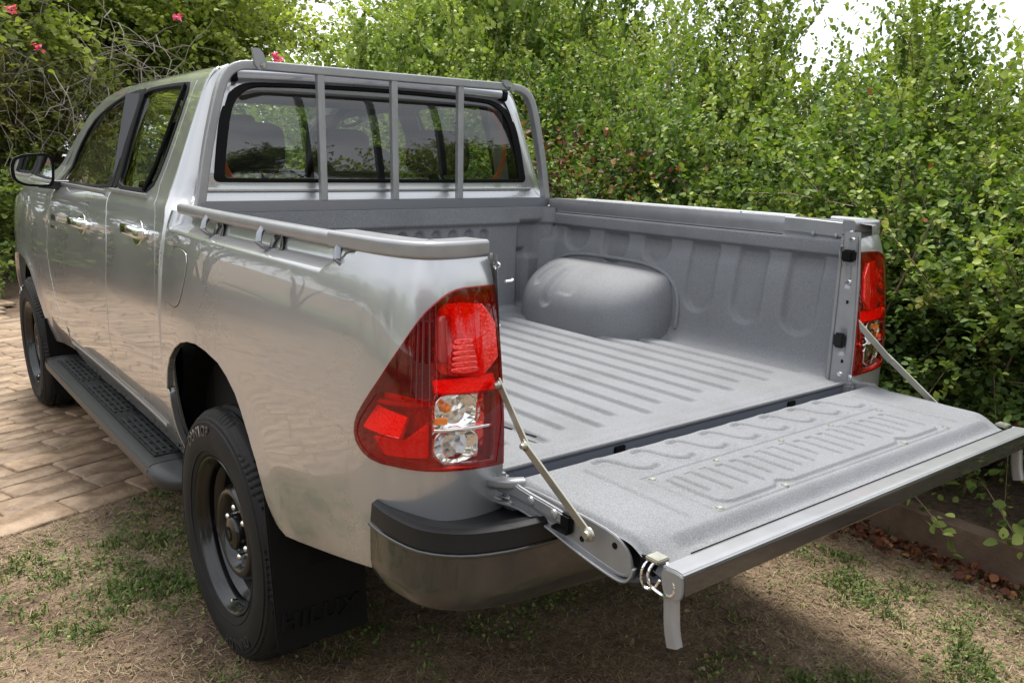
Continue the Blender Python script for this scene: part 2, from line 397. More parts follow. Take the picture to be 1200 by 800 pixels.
def panel(name, outline, S, m, parent=None, holes=(), step=.02, rim=.014, r=.003, off=0.0, flip=1, **k):
    """sheet of body panel: outline in surface coordinates, edge rolled inward like a pressed sheet"""
    loops = [outline]+list(holes); polys = []
    for L in loops: polys.append(densify(L, step))
    bp = [p for L in polys for p in L]; edges = []; s = 0
    for L in polys:
        n = len(L); edges += [(s+i, s+(i+1) % n) for i in range(n)]; s += n
    o = np.array(outline); u0, v0 = o.min(0); u1, v1 = o.max(0)
    gu = np.arange(u0+step/2, u1, step); gv = np.arange(v0+step/2, v1, step)
    G = np.stack(np.meshgrid(gu, gv), -1).reshape(-1, 2)
    ok = inpoly(G, polys[0])
    for L in polys[1:]: ok &= ~inpoly(G, L)
    G = G[ok]; bpA = np.array(bp)
    if len(G):
        dmin = np.full(len(G), 9.)
        for ch in range(0, len(bpA), 200): dmin = np.minimum(dmin, np.sqrt(((G[:, None]-bpA[None, ch:ch+200])**2).sum(-1)).min(1))
        G = G[dmin > step*.55]
    pts = [Vector(p) for p in bp]+[Vector(p) for p in G]
    vo, eo, fo, ov, oe, of = delaunay_2d_cdt(pts, edges, [], 0, 1e-6)
    P = np.array([(v.x, v.y) for v in vo]); F = np.array([f for f in fo if len(f) == 3])
    cen = P[F].mean(1); ok = inpoly(cen, polys[0])
    for L in polys[1:]: ok &= ~inpoly(cen, L)
    F = F[ok]
    X = np.stack(S(P[:, 0], P[:, 1]), -1); Nn = Snorm(S, P[:, 0], P[:, 1])*flip
    X = X+Nn*off
    a, b, c = X[F[:, 0]], X[F[:, 1]], X[F[:, 2]]; fn = np.cross(b-a, c-a)
    bad = (fn*Nn[F[:, 0]]).sum(1) < 0; F[bad] = F[bad][:, ::-1]
    V = list(map(tuple, X)); NV = list(map(tuple, Nn)); FF = [tuple(f) for f in F]
    if rim:
        for li, L in enumerate(polys):
            LA = np.array(L); n = len(L); uu, zz = LA[:, 0], LA[:, 1]
            Y = np.stack(S(uu, zz), -1); Nu = Snorm(S, uu, zz)*flip; Y = Y+Nu*off
            T = np.roll(Y, -1, 0)-np.roll(Y, 1, 0); T /= np.linalg.norm(T, axis=1, keepdims=True)+1e-12
            O = np.cross(T, Nu)
            # outward test in parameter space
            area = .5*np.sum(LA[:, 0]*np.roll(LA[:, 1], -1)-np.roll(LA[:, 0], -1)*LA[:, 1])
            A2 = np.stack(S(uu+.001, zz), -1)-np.stack(S(uu, zz), -1); B2 = np.stack(S(uu, zz+.001), -1)-np.stack(S(uu, zz), -1)
            i0 = np.argmax(LA[:, 1]); # topmost vertex: outside is +z for the outline, inside for a hole
            sgn = np.sign((O[i0]*B2[i0]).sum())*(1 if li == 0 else -1)
            if sgn == 0: sgn = 1
            O = O*sgn
            rings = [(Y, Nu)]
            for q in (1, 2, 3):
                t = q*math.pi/6; rings.append((Y-Nu*r*(1-math.cos(t))+O*r*math.sin(t), Nu*math.cos(t)+O*math.sin(t)))
            rings.append((Y-Nu*rim+O*r, O))
            base = len(V)
            for Yr, Nr in rings: V += list(map(tuple, Yr)); NV += list(map(tuple, Nr))
            for q in range(len(rings)-1):
                for i in range(n):
                    j = (i+1) % n; f = (base+q*n+i, base+q*n+j, base+(q+1)*n+j, base+(q+1)*n+i)
                    a, b, c = (np.array(V[t]) for t in f[:3]); nn_ = np.cross(b-a, c-a)
                    if (nn_*np.array(NV[f[0]])).sum()+(nn_*np.array(NV[f[3]])).sum() < 0: f = f[::-1]
                    FF.append(f)
    return meshobj(name, V, FF, m, parent, normals=NV, **k)
TRUCK = empty('pickup_truck', (0, 1.1, 0), 'silver double cab pickup truck parked half on the grass with its tailgate open', 'pickup truck')
TR = TRUCK
TRUCK.location = (0, 0, 0)
# ------------------------------------------------------------------ outer body, left side
LIGHT = (lambda q: q)(chaikin([(-.157, 1.2515), (-.114, 1.2515), (-.071, 1.250), (-.035, 1.238), (.006, 1.214), (.041, 1.178), (.08, 1.123), (.118, 1.068), (.156, 1.016), (.186, .969), (.189, .928), (.165, .901), (.13, .889), (.066, .888), (-.023, .886), (-.098, .883), (-.157, .880)], 1, keep=(0, 16)))
ARCH = [(1.530, .47), (1.520, .60), (1.500, .735), (1.470, .805), (1.430, .854), (1.362, .898), (1.285, .930), (1.20, .950), (1.11, .960), (1.023, .957), (.921, .943), (.857, .919), (.797, .886), (.755, .85), (.703, .796), (.662, .739), (.636, .68), (.620, .625), (.595, .585), (.560, .566)]
bed_out = [(-.157, 1.312), (-.157, 1.2515)][:1]+LIGHT+[(-.157, .70), (.02, .70), (.06, .66), (.134, .644), (.20, .633), (.357, .604), (.50, .573)]+ARCH[::-1][:-2]+[(1.548, .735), (1.52, .89), (1.507, 1.03), (1.503, 1.17), (1.503, 1.312)]
bed_out = RM(bed_out)
bed_side = panel('bed_side', bed_out, Sbed, M_paint, TR, step=.0125, rim=.02, r=.004)
fuel = chaikin([(1.43, 1.19), (1.38, 1.212), (1.25, 1.212), (1.218, 1.19), (1.222, 1.15), (1.262, 1.07), (1.31, 1.030), (1.42, 1.030), (1.478, 1.052), (1.488, 1.10), (1.478, 1.15)], 2)
ofs = lambda P, k: [tuple(np.array(P).mean(0)+(np.array(p)-np.array(P).mean(0))*k) for p in P]
fl = panel('fuel_door', ofs(fuel, .975), lambda u, z: Sbed(u, z, True), M_paint, TR, step=.015, rim=.004, r=.002, off=.0025)
gap = panel('fuel_door_gap', ofs(fuel, 1.015), lambda u, z: Sbed(u, z, True), M_dark, fl, step=.02, rim=0, off=.0006)
# cab flank
DREAR = [(1.803, 1.742), (1.80, 1.66), (1.812, 1.52), (1.835, 1.38), (1.79, 1.325), (1.705, 1.285), (1.64, 1.20), (1.618, 1.12), (1.615, 1.02), (1.632, .93), (1.662, .86), (1.72, .745), (1.78, .665), (1.86, .598)]
SPLIT = [(2.56, 1.750), (2.545, 1.60), (2.51, 1.45), (2.47, 1.34), (2.39, 1.24), (2.35, 1.15), (2.34, 1.05), (2.355, .92), (2.37, .75), (2.37, .575)]
DFRONT = [(3.05, 1.745), (3.36, 1.705), (3.58, 1.635), (3.74, 1.50), (3.80, 1.40), (3.70, 1.335), (3.50, 1.30), (3.52, 1.17), (3.555, 1.0), (3.53, .88), (3.46, .75), (3.34, .635), (3.22, .592)]
G2 = chaikin([(1.862, 1.727), (1.862, 1.60), (1.885, 1.45), (1.925, 1.358), (2.10, 1.353), (2.40, 1.352), (2.425, 1.40), (2.455, 1.55), (2.468, 1.70), (2.462, 1.733), (2.2, 1.737), (1.95, 1.733)], 1)
G1 = chaikin([(2.60, 1.735), (2.70, 1.739), (3.00, 1.722), (3.31, 1.680), (3.52, 1.622), (3.64, 1.50), (3.66, 1.39), (3.60, 1.340), (3.45, 1.328), (2.60, 1.342), (2.56, 1.36), (2.59, 1.50), (2.61, 1.65)], 1)
g = .0055
rd = [(u+g, z) for u, z in DREAR]+[(2.10, .578), (2.37-g, .575)]+[(u-g, z) for u, z in SPLIT[::-1][1:]]
fd = [(u+g, z) for u, z in SPLIT]+[(2.8, .575), (3.1, .58)]+[(u-g, z) for u, z in DFRONT[::-1]]
rear_door = panel('rear_door', rd, Scab, M_paint, TR, holes=[ofs(G2, 1.02)], step=.022, rim=.018, r=.004)
front_door = panel('front_door', fd, Scab, M_paint, TR, holes=[ofs(G1, 1.015)], step=.022, rim=.018, r=.004)
for door, G, nm in ((rear_door, G2, 0), (front_door, G1, 1)):
    panel('inner_trim', [(u, z) for u, z in (rd if nm == 0 else fd)], Scab, M_gplast, door, holes=[ofs(G, 1.0)], step=.05, rim=0, off=-.03)
    panel('window_trim', ofs(G, 1.035 if nm == 0 else 1.022), Scab, M_trimk, door, holes=[ofs(G, .985)], step=.03, rim=.012, r=.004, off=.003)
    panel('window_glass', G, Scab, M_glass, door, step=.05, rim=0, off=-.006)
    # chrome-bright weather strip under the glass
    a, b = (1.90, 2.46) if nm == 0 else (2.52, 3.55)
    pth = []
    for t in np.linspace(a, b, 16):
        p = np.array([float(q) for q in Scab(t, 1.333 if nm == 0 else 1.318+.004*(3.6-t))]); n = Snorm(Scab, np.array(t), np.array(1.33)); pth.append(p+n*.006)
    sweep('belt_strip', pth, rrect(.012, .016, .003), M_inner, door)
# divider bar in the rear door glass and the black pillar between the doors
pth = [np.array([float(q) for q in Scab(u, z)])+Snorm(Scab, np.array(u), np.array(z))*.004 for u, z in ((1.955, 1.736), (1.965, 1.60), (1.995, 1.45), (2.02, 1.352))]
pth = [np.array([float(q) for q in Scab(u, z)])+Snorm(Scab, np.array(u), np.array(z))*.003 for u, z in ((1.925, 1.732), (1.935, 1.60), (1.955, 1.45), (1.985, 1.352))]
sweep('window_divider', smoothpath(pth, 3), rrect(.03, .012, .003), M_trimk, rear_door)
panel('pillar_cover', [(2.468+.012, 1.742), (2.468, 1.60), (2.435, 1.45), (2.405, 1.348), (2.462, 1.345), (2.500, 1.45), (2.537, 1.60), (2.552, 1.742)], Scab, M_trimk, rear_door, step=.03, rim=.004, r=.002, off=.0045)
panel('pillar_cover', [(2.560, 1.742), (2.550, 1.60), (2.515, 1.45), (2.478, 1.345), (2.56, 1.342), (2.585, 1.45), (2.612, 1.60), (2.612, 1.742)], Scab, M_trimk, front_door, step=.03, rim=.004, r=.002, off=.0045)
# rear strip of the cab between door and corner, sill and fender
YR = lambda z: 1.535+.075*ss(1.26, 1.37, z)
RC = lambda z: .035+.04*ss(1.26, 1.37, z)
strip = [(1.534, .50), (1.530, .60), (1.517, .70), (1.524, .720), (1.565, .726)]+[(YR(z)+RC(z), z) for z in np.linspace(.74, 1.780, 40)]
UR = [(u, z) for u, z in DREAR]
cab_strip = panel('cab_side', strip+[(2.2, 1.7925), (2.6, 1.7925), (3.06, 1.788), (3.40, 1.748), (3.64, 1.665), (3.80, 1.52), (3.91, 1.40), (3.95, 1.345), (3.80, 1.335)]+[(u, z) for u, z in DFRONT[:6]][::-1]+[(u, z+.004) for u, z in SPLIT[:1]]+UR+[(2.10, .574), (2.37, .571), (3.1, .576), (3.22, .588), (3.30, .607), (3.34, .50), (3.2, .46), (1.532, .46)], Scab, M_paint, TR, step=.022, rim=.02, r=.004)
panel('pillar_trim', [(1.70, 1.40), (1.70, 1.74), (1.80, 1.775), (3.35, 1.73), (3.60, 1.64), (3.78, 1.50), (3.90, 1.36), (3.82, 1.36), (3.70, 1.46), (3.56, 1.60), (3.30, 1.70), (2.4, 1.742), (1.85, 1.735), (1.83, 1.60), (1.84, 1.40)], Scab, M_gplast, cab_strip, step=.05, rim=0, off=-.035)
FA = [(3.80, .47), (3.775, .56), (3.80, .66), (3.86, .76), (3.95, .84), (4.08, .895), (4.24, .913), (4.40, .895), (4.53, .84), (4.62, .76), (4.67, .66), (4.70, .5)]
fender = panel('front_fender', [(3.345, .50), (3.345, .632), (3.465, .745), (3.535, .877), (3.560, 1.0), (3.525, 1.172), (3.508, 1.295), (3.70, 1.325), (3.9, 1.325), (4.2, 1.27), (4.6, 1.17), (4.9, 1.07), (5.05, .98), (5.05, .5)]+FA[::-1], lambda u, z: (Scab(u, z)[0]-.012*np.exp(-((np.hypot(u-4.24, z-.42)-.49)/.06)**2), Scab(u, z)[1], z+0*u), M_paint, TR, step=.03, rim=.02, r=.004)
# cab corner and rear wall
def Qc(t, z):
    """t: 0..1 flat rear wall from the middle to the corner, 1..2 round corner"""
    z = np.asarray(z, float); t = np.asarray(t, float)
    yr = YR(z); rc = RC(z)
    xs, ys, _ = Scab(yr+rc, z); xs = np.abs(xs)
    xf = xs-rc
    a = np.clip(t-1, 0, 1)*math.pi/2
    x = np.where(t <= 1, t*xf, xf+rc*np.sin(a)); y = yr+rc-rc*np.cos(a)+.0*t
    y = y+.10*np.maximum(z-1.42, 0)+.22*np.maximum(z-1.70, 0)
    y = np.where(t > 1, yr+rc-rc*np.cos(a)+(.10*np.maximum(z-1.42, 0)+.22*np.maximum(z-1.70, 0))*np.cos(a), y)
    return -x, y, z+0*t
corner = grid('cab_corner', 16, 70, lambda a, b: Qc(1+a, .50+b*(1.7925-.50)), M_paint, TR)
RG = chaikin([(-.66, 1.406), (-.655, 1.44), (-.637, 1.55), (-.615, 1.64), (-.585, 1.69), (-.54, 1.722), (-.48, 1.733), (0, 1.743), (.48, 1.733), (.54, 1.722), (.585, 1.69), (.615, 1.64), (.637, 1.55), (.655, 1.44), (.66, 1.406), (.63, 1.402), (-.63, 1.402)], 2)
def Sr(x, z):
    X, y, _ = Qc(1+0*np.asarray(z, float), z); xf = np.abs(X); y = y-.0*x; return x, y+.012*(x/.7)**2-.012+.25*np.maximum(z-1.58, 0)**1.5, z+0*x
def xfl(z): return abs(float(Qc(np.array(1.), np.array(z))[0]))
zz_ = np.linspace(1.285, 1.752, 20)
rear_out = [(-xfl(z), z) for z in zz_]+[(xfl(z), z) for z in zz_[::-1]]
cab_rear = panel('cab_rear_wall', rear_out, Sr, M_paint, TR, holes=[ofs(RG, 1.012)], step=.03, rim=.0, flip=-1)
rw = panel('rear_window', RG, Sr, M_rglass, TR, step=.08, rim=0, off=-.004, flip=-1)
panel('window_seal', ofs(RG, 1.022), Sr, M_trimk, rw, holes=[ofs(RG, .972)], step=.03, rim=.006, r=.003, off=.002, flip=-1)
for (a, b, c_) in (((-.36, 1.738), (-.36, 1.404), 0), ((.36, 1.738), (.36, 1.404), 1))[:0]: pass
# stamped lower band under the window
pth = [np.array([x, float(Sr(np.array(x), np.array(1.375))[1])-.004, 1.37]) for x in np.linspace(-.70, .70, 15)]
sweep('pressed_bead', pth, rrect(.008, .012, .003), M_paint, cab_rear)
# roof
def roof(a, b):
    y = 1.655+b*(3.10-1.655); w = np.abs(Scab(y, np.full_like(y, 1.7925))[0]); x = (a*2-1)*w
    z = 1.7925+.016*(1-(x/w)**2)-.03*ss(.75, 1, b)**2*(1-(x/w)**2)
    return x, y, z
grid('roof', 40, 40, roof, M_paint, TR)
ed = [(x, 1.662, 1.757+.012*(1-(x/.62)**2)) for x in np.linspace(-.565, .565, 15)]
sweep('roof_edge', ed, rrect(.045, .036, .012, 4), M_roof_sheen, TR)
for s in (-1, 1): sweep('edge_cap', [(s*.565, 1.658, 1.757), (s*.588, 1.661, 1.753)], rrect(.05, .044, .012), M_trimk, TR)
# windscreen, bonnet, front face
def wind(a, b):
    y = 3.12+b*(4.12-3.12)-.10*np.abs(a*2-1)**2*b; w = .600+.11*b; return (a*2-1)*w, y-.06*(np.abs(a*2-1)**2), 1.768-b*.50
grid('windscreen', 20, 12, wind, M_wglass, TR)
for s in (-1, 1):
    sweep('windscreen_pillar', smoothpath([(s*.560, 3.06, 1.750), (s*.605, 3.35, 1.64), (s*.645, 3.65, 1.48), (s*.690, 3.95, 1.30)], 4), rrect(.045, .035, .012), M_trimk, TR)
def hood(a, b):
    y = 4.02+b*1.1; w = .80-.14*b**2; x = (a*2-1)*w; return x, y-.20*np.abs(a*2-1)**3*b, 1.255-.10*b-.12*b**3-.045*np.abs(a*2-1)**2.5+.015*(np.abs(np.abs(x)-.35) < .2)*0
grid('bonnet', 30, 24, hood, M_paint, TR)
grid('front_face', 24, 8, lambda a, b: ((a*2-1)*.78, 5.10-.25*np.abs(a*2-1)**3+.03*np.sin(b*3), 1.04-b*.55), M_paint, TR)
# ---- door handles: chrome grips with bowl
for k_, (uc, zc, dr) in enumerate(((1.885, 1.213, rear_door), (2.80, 1.176, front_door))):
    def HP(u, z, o):
        p = np.array([float(q) for q in Scab(u, z)]); n = Snorm(Scab, np.array(u), np.array(z)); return p+n*o
    L = .115
    pth = [HP(uc-L, zc, .006), HP(uc-L*.9, zc, .028), HP(uc-L*.4, zc+.004, .043), HP(uc+L*.3, zc+.004, .043), HP(uc+L*.85, zc, .028), HP(uc+L, zc, .006)]
    hd = sweep('door_handle', smoothpath(pth, 5), rrect(.019, .036, .008, 4), M_chrome, dr, up=(0, 0, 1))
    bowl = [(uc-.06*math.cos(t)*1.0, zc-.002+.042*math.sin(t)) for t in np.linspace(0, 2*math.pi, 28, endpoint=False)]
    panel('handle_bowl', bowl, Scab, M_chrome if k_ == 0 else M_chrome, dr, step=.02, rim=.004, r=.002, off=.002)
    lathe('key_lock', [(-.012, .0005), (-.012, .008), (-.008, .011), (.0, .011)], M_chrome, dr, 'x', tuple(HP(uc-.13, zc+.004, 0)), 16)
# ---- badge on the front fender / door: two rows of small chrome characters
for row, (zc, n_) in enumerate(((1.162, 4), (1.117, 5))):
    for i in range(n_):
        u = 3.44-i*(.030 if row == 0 else .022)
        p = np.array([float(q) for q in Scab(u, zc)]); n = Snorm(Scab, np.array(u), np.array(zc)); p = p+n*.002
        box('badge_character', tuple(p), (.006, .022 if row == 0 else .014, .030 if row == 0 else .018), M_chrome, front_door, bev=.003)
# ---- wing mirror
def mirror_shell(sx):
    V = []; F = []; n = 28; rings = [(0, .98), (.008, 1.0), (.03, .98), (.06, .90), (.085, .70), (.10, .40), (.104, .02)]
    out = chaikin([(-.155, -.035), (-.15, .045), (-.10, .083), (.10, .098), (.155, .085), (.165, .02), (.150, -.085), (.10, -.095), (-.06, -.090), (-.13, -.068)], 2)
    out = [out[int(i*len(out)/n)] for i in range(n)]
    for d, s in rings:
        for x, z in out: V.append((-.942+x*s*.60, 3.40+d, 1.390+z*s*.86))
    for q in range(len(rings)-1):
        for i in range(n): F.append((q*n+i, q*n+(i+1) % n, (q+1)*n+(i+1) % n, (q+1)*n+i))
    return V, F, out
V, F, out = mirror_shell(1)
mir = meshobj('wing_mirror', V, F, M_paint, TR); sharp(mir, 50)
prism('mirror_bezel', [(-.942+x*.60, 1.390+z*.86) for x, z in ofs(out, .99)], 'y', 3.392, 3.404, M_trimk, mir, bev=.004)
prism('mirror_glass', [(-.942+x*.60, 1.390+z*.86) for x, z in ofs(out, .84)], 'y', 3.3895, 3.3915, M_mirrorg, mir, bev=0)
box('turn_signal', (-1.038, 3.425, 1.380), (.012, .05, .035), M_clearlens, mir, bev=.005)
sweep('mirror_arm', [(-.90, 3.43, 1.325), (-.84, 3.46, 1.318), (-.78, 3.46, 1.318)], rrect(.06, .045, .01), M_gplast, mir)
# ---- wheel wells
def well(name, yc, zc, R0, x0, x1):
    def f(a, b):
        t = .12+a*(math.pi-.24); return x0+(x1-x0)*b, yc+R0*np.cos(t)*1.0, zc+R0*np.sin(t)
    o = grid(name, 30, 4, f, M_dark, TR); prism('well_wall', [(yc+R0*math.cos(t), zc+R0*math.sin(t)) for t in np.linspace(.12, math.pi-.12, 20)], 'x', x1, x1+.01, M_dark, o, bev=0); return o
wl = well('wheel_well', 1.07, .42, .545, -.848, -.762); wl2 = well('wheel_well', 4.24, .42, .50, -.848, -.762)
prism('well_box', [(.74, .50), (.74, .80), (.80, .835), (1.42, .835), (1.47, .80), (1.47, .50)], 'x', -.765, -.50, M_flap, wl, bev=.02)  # coloured near-black to stand in for the shadow under the body
for o_ in wl.children:
    if o_.name.startswith('well_box'): pass
# floor pan / chassis under the body so that no light leaks
box('floor_pan', (0, 3.1, .56), (1.50, 3.2, .10), M_dark, TR, bev=.01)
for s in (-1, 1): box('chassis_rail', (s*.42, 2.3, .56), (.09, 4.0, .13), M_dark, TR, bev=.01)
box('rear_axle', (0, 1.05, .40), (1.3, .11, .11), M_dark, TR, bev=.04)
box('fuel_tank', (.1, 2.0, .46), (.7, 1.0, .14), M_dark, TR, bev=.03)
box('spare_carrier', (0, .50, .60), (.70, .60, .10), M_dark, TR, bev=.05)
# ---- side step
st = prism('side_step', chaikin([(-.955, .395), (-.945, .425), (-.90, .432), (-.80, .432), (-.775, .42), (-.775, .36), (-.90, .345), (-.945, .365)], 1), 'y', 1.64, 3.52, M_gplast, TR, bev=.006)
box('step_well', (-.845, 2.58, .4335), (.125, 1.74, .004), M_plast, st, bev=.001)
for i in range(3):
    y0 = 1.72+i*.60
    for k in range(5): box('tread_rib', (-.795-.024*k, y0+.255, .438), (.009, .50, .007), M_gplast, st, bev=.002)
    for k in range(6): box('tread_cross_rib', (-.843, y0+.06+k*.078, .437), (.115, .006, .004), M_plast, st, bev=.001)
for (y0, y1) in ((1.64, 1.48), (3.52, 3.66)):
    V = []; F = []; sec = chaikin([(-.955, .395), (-.945, .425), (-.90, .432), (-.80, .432), (-.775, .42), (-.775, .36), (-.90, .345), (-.945, .365)], 1); n = len(sec)
    for q in range(8):
        t = q/7; sc = math.cos(t*1.45); y = y0+(y1-y0)*math.sin(t*1.45)
        for x, z in sec: V.append((-.79+(x+.79)*(.25+.75*sc), y, .39+(z-.39)*(.35+.65*sc)-.012*t))
    for q in range(7):
        for i in range(n): F.append((q*n+i, q*n+(i+1) % n, (q+1)*n+(i+1) % n, (q+1)*n+i))
    F.append(list(range(7*n, 8*n)))
    sharp(meshobj('step_end', V, F, M_gplast, st), 40)
for y in (1.8, 2.6, 3.35): box('step_bracket', (-.72, y, .45), (.16, .05, .05), M_dark, st, bev=.005)
# sill bright strip
pth = [np.array([float(q) for q in Scab(u, .556)])+Snorm(Scab, np.array(u), np.array(.556))*.003 for u in np.linspace(1.66, 3.28, 12)]
sweep('sill_strip', pth, rrect(.01, .014, .003), M_inner, TR)
# ---- wheels
def wheel(yc, parent):
    zc = .383; w = empty('wheel', (0, 0, 0), parent=parent)
    T = [(-0.8570, .222), (-0.8840, .228), (-0.9020, .245), (-0.9130, .275), (-0.9160, .305), (-0.9110, .335), (-0.9020, .356), (-0.8940, .368), (-0.8800, .378), (-0.8570, .3835), (-0.8220, .385), (-0.7820, .385), (-0.7470, .3835), (-0.7220, .378), (-0.7070, .365), (-0.6920, .33), (-0.6900, .28), (-0.7120, .23)]
    prof = []
    for i in range(len(T)-1):
        a, b = T[i], T[i+1]; k = 3 if 6 <= i <= 13 else 2
        for j in range(k): prof.append((a[0]+(b[0]-a[0])*j/k, a[1]+(b[1]-a[1])*j/k))
    prof.append(T[-1]); n = 320; kk = len(prof)
    A = np.array(prof); V = np.zeros((n, kk, 3)); th = np.arange(n)/n*2*math.pi
    ax = A[:, 0][None, :]+0*th[:, None]; r = A[:, 1][None, :]+0*th[:, None]
    ph = (th[:, None]/(2*math.pi)*104) % 1
    tread = (r > .357) & (ax < -.692)
    lug = ((ph+.12*np.sin((ax+.802)*60)) % 1 < .16) & ((ax < -.856) | (ax > -.748)) & tread
    mid = ((ph+.5+(ax+.80)*6) % 1 < .14) & (ax >= -.854) & (ax <= -.750)
    grv = np.zeros_like(r, bool)
    for g0 in (-.849, -.802, -.757): grv |= (np.abs(ax-g0) < .0062) & tread
    r = np.where(lug, r-.0055, r); r = np.where(mid, r-.004, r); r = np.where(grv, r-.009, r)
    # raised rings on the sidewall
    r0 = A[:, 1][None, :]; ring = ((np.abs(r0-.352) < .006) & (ax < -.882)); ax = np.where(ring, ax-.003, ax)
    V[..., 0] = ax; V[..., 1] = yc+r*np.cos(th)[:, None]; V[..., 2] = zc+r*np.sin(th)[:, None]
    idx = np.arange(n*kk).reshape(n, kk); nx = np.roll(idx, -1, 0)
    F = np.stack([idx[:, :-1], idx[:, 1:], nx[:, 1:], nx[:, :-1]], -1).reshape(-1, 4)
    ty = bigmesh('tyre', V.reshape(-1, 3), F, M_rub, w, smooth=True); sharp(ty, 22)
    for rr_, xx in ((.262, -.9092), (.342, -.9095)): lathe('sidewall_ring', [(xx+.004, rr_-.004), (xx-.0015, rr_-.002), (xx-.0015, rr_+.002), (xx+.004, rr_+.004)], M_rub, w, 'x', (0, yc, zc), 96)
    rim = lathe('rim', [(-0.8800, .224), (-0.8940, .236), (-0.9000, .240), (-0.9020, .238), (-0.9000, .233), (-0.8920, .227), (-0.8830, .221), (-0.8750, .212), (-0.8640, .209), (-0.8520, .210), (-0.8440, .203), (-0.8340, .192), (-0.8220, .188), (-0.7970, .186), (-0.7700, .185), (-0.7620, .18)], M_steelb, w, 'x', (0, yc, zc), 96, ang=40)
    holes = 8
    def msk(i, q):
        if 1 <= q <= 2:
            ph = (i/96*holes) % 1; return not (.22 < ph < .78)
        return True
    lathe('wheel_disc', [(-0.8220, .184), (-0.8240, .178), (-0.8310, .162), (-0.8460, .146), (-0.8640, .138), (-0.8710, .128), (-0.8690, .115), (-0.8540, .103), (-0.8420, .097), (-0.8400, .088), (-0.8410, .060), (-0.8440, .052)], M_steelb, rim, 'x', (0, yc, zc), 96, mask=msk, ang=50)
    lathe('brake_drum', [(-.72, .001), (-.72, .15), (-.66, .16), (-.56, .16)], M_dark, w, 'x', (0, yc, zc), 32)
    hub = lathe('hub_cap', [(-0.8420, .056), (-0.8660, .054), (-0.8740, .048), (-0.8760, .040), (-0.8800, .030), (-0.8810, .0005)], M_steelb, rim, 'x', (0, yc, zc), 40, ang=35)
    lathe('cap_emblem', [(-0.8820, .022), (-0.8835, .022), (-0.8835, .018), (-0.8822, .017)], M_trimk, rim, 'x', (0, yc, zc), 32)
    for k in range(6):
        a = k*math.pi/3+.35; lathe('lug_nut', [(-0.8400, .012), (-0.8560, .0115), (-0.8610, .0095), (-0.8640, .0005)], M_chrome, rim, 'x', (0, yc+.076*math.cos(a), zc+.076*math.sin(a)), 6, ang=60)
        lathe('stud_dish', [(-0.8405, .020), (-0.8415, .017), (-0.8400, .012)], M_steelb, rim, 'x', (0, yc+.076*math.cos(a), zc+.076*math.sin(a)), 16)
    tube('valve', [(-.875, yc-.03, zc-.205), (-.894, yc-.033, zc-.198)], .004, M_chrome, rim)
    return w
wh = wheel(1.04, TR)
def lettering(text, parent, yc, zc, rr_, xx, a0, size, m, step):
    for i, ch in enumerate(text):
        cu_ = bpy.data.curves.new('lettering', 'FONT'); cu_.body = ch; cu_.size = size; cu_.extrude = .0011; cu_.align_x = 'CENTER'; cu_.offset = .0006
        tmp = bpy.data.objects.new('lettering', cu_); col.objects.link(tmp); bpy.context.view_layer.update()
        me = bpy.data.meshes.new_from_object(tmp); bpy.data.objects.remove(tmp); me.materials.clear(); me.materials.append(m)
        a = a0-i*step
        # local x -> tangential, local y -> radial outward, local z -> -x (outward of the wheel)
        rad = Vector((0, math.cos(a), math.sin(a))); tan = Vector((0, math.sin(a), -math.cos(a))); out = Vector((-1, 0, 0))
        if tan.cross(rad).dot(out) < 0: tan = -tan
        R = Matrix((tan, rad, out)).transposed().to_4x4(); R.translation = Vector((xx, yc, zc))+rad*rr_
        me.transform(R); o = bpy.data.objects.new('lettering', me); link(o, parent)
lettering('DUNLOP', wh, 1.04, .383, .303, -.9158, math.radians(230), .046, M_gplast, -.115)
lettering('DUNLOP', wh, 1.04, .383, .303, -.9158, math.radians(50), .046, M_gplast, -.115)
def copytree(o, parent, loc=None):
    c = o.copy(); col.objects.link(c); c.parent = parent
    if loc is not None: c.location = loc
    for ch in list(o.children): copytree(ch, c)
    return c
wf = copytree(wh, TR, (0, 3.186, .002))
for loc in ((0, 2.08, .002), (0, 5.266, .002)):
    c = copytree(wh, TR, loc); c.rotation_euler = (0, 0, math.pi)
# ---- mud flaps
mf = []
flap_sec = [(-.905, 0), (-.56, 0)]
def flapmesh(x0, x1, top, bot, yt, yb, parent):
    def f(a, b): return x0+(x1-x0)*a, yt+(yb-yt)*b+.012*np.sin(a*3.0)+0*b, top+(bot-top)*b+.0*a
    V = []; F = []
    o = prism('mud_flap', [(x0, 0), (x1, 0), (x1+.01, -(top-bot)), (x0+.02, -(top-bot))], 'y', 0, .012, M_flap, parent, bev=.004)
    sl_ = (yb-yt)/(bot-top)
    for v in o.data.vertices: v.co.y += yt-sl_*(-v.co.z)*-1*-1 if False else yt+(yb-yt)*(-v.co.z/(top-bot)); v.co.z += top
    return o
fl1 = flapmesh(-.925, -.650, .72, .205, .632, .620, TR)
fl2 = flapmesh(-.90, -.60, .60, .16, 3.76, 3.80, TR)
def textmesh(name, s, size, m, parent, R, ext=.002, shear=0, sp=1.0):
    cu_ = bpy.data.curves.new(name, 'FONT'); cu_.body = s; cu_.size = size; cu_.extrude = ext; cu_.align_x = 'CENTER'; cu_.space_character = sp; cu_.shear = shear; cu_.offset = .0012
    tmp = bpy.data.objects.new(name, cu_); col.objects.link(tmp); bpy.context.view_layer.update()
    me = bpy.data.meshes.new_from_object(tmp); bpy.data.objects.remove(tmp); me.materials.clear(); me.materials.append(m); me.transform(R)
    o = bpy.data.objects.new(name, me); return link(o, parent)
th = math.atan2(.13, .595)
R = Matrix.Translation((-.790, .6175, .268)) @ Matrix.Rotation(math.radians(90), 4, 'X')
textmesh('lettering', 'HILUX', .070, M_flap, fl1, R, .004, .15, 1.15)
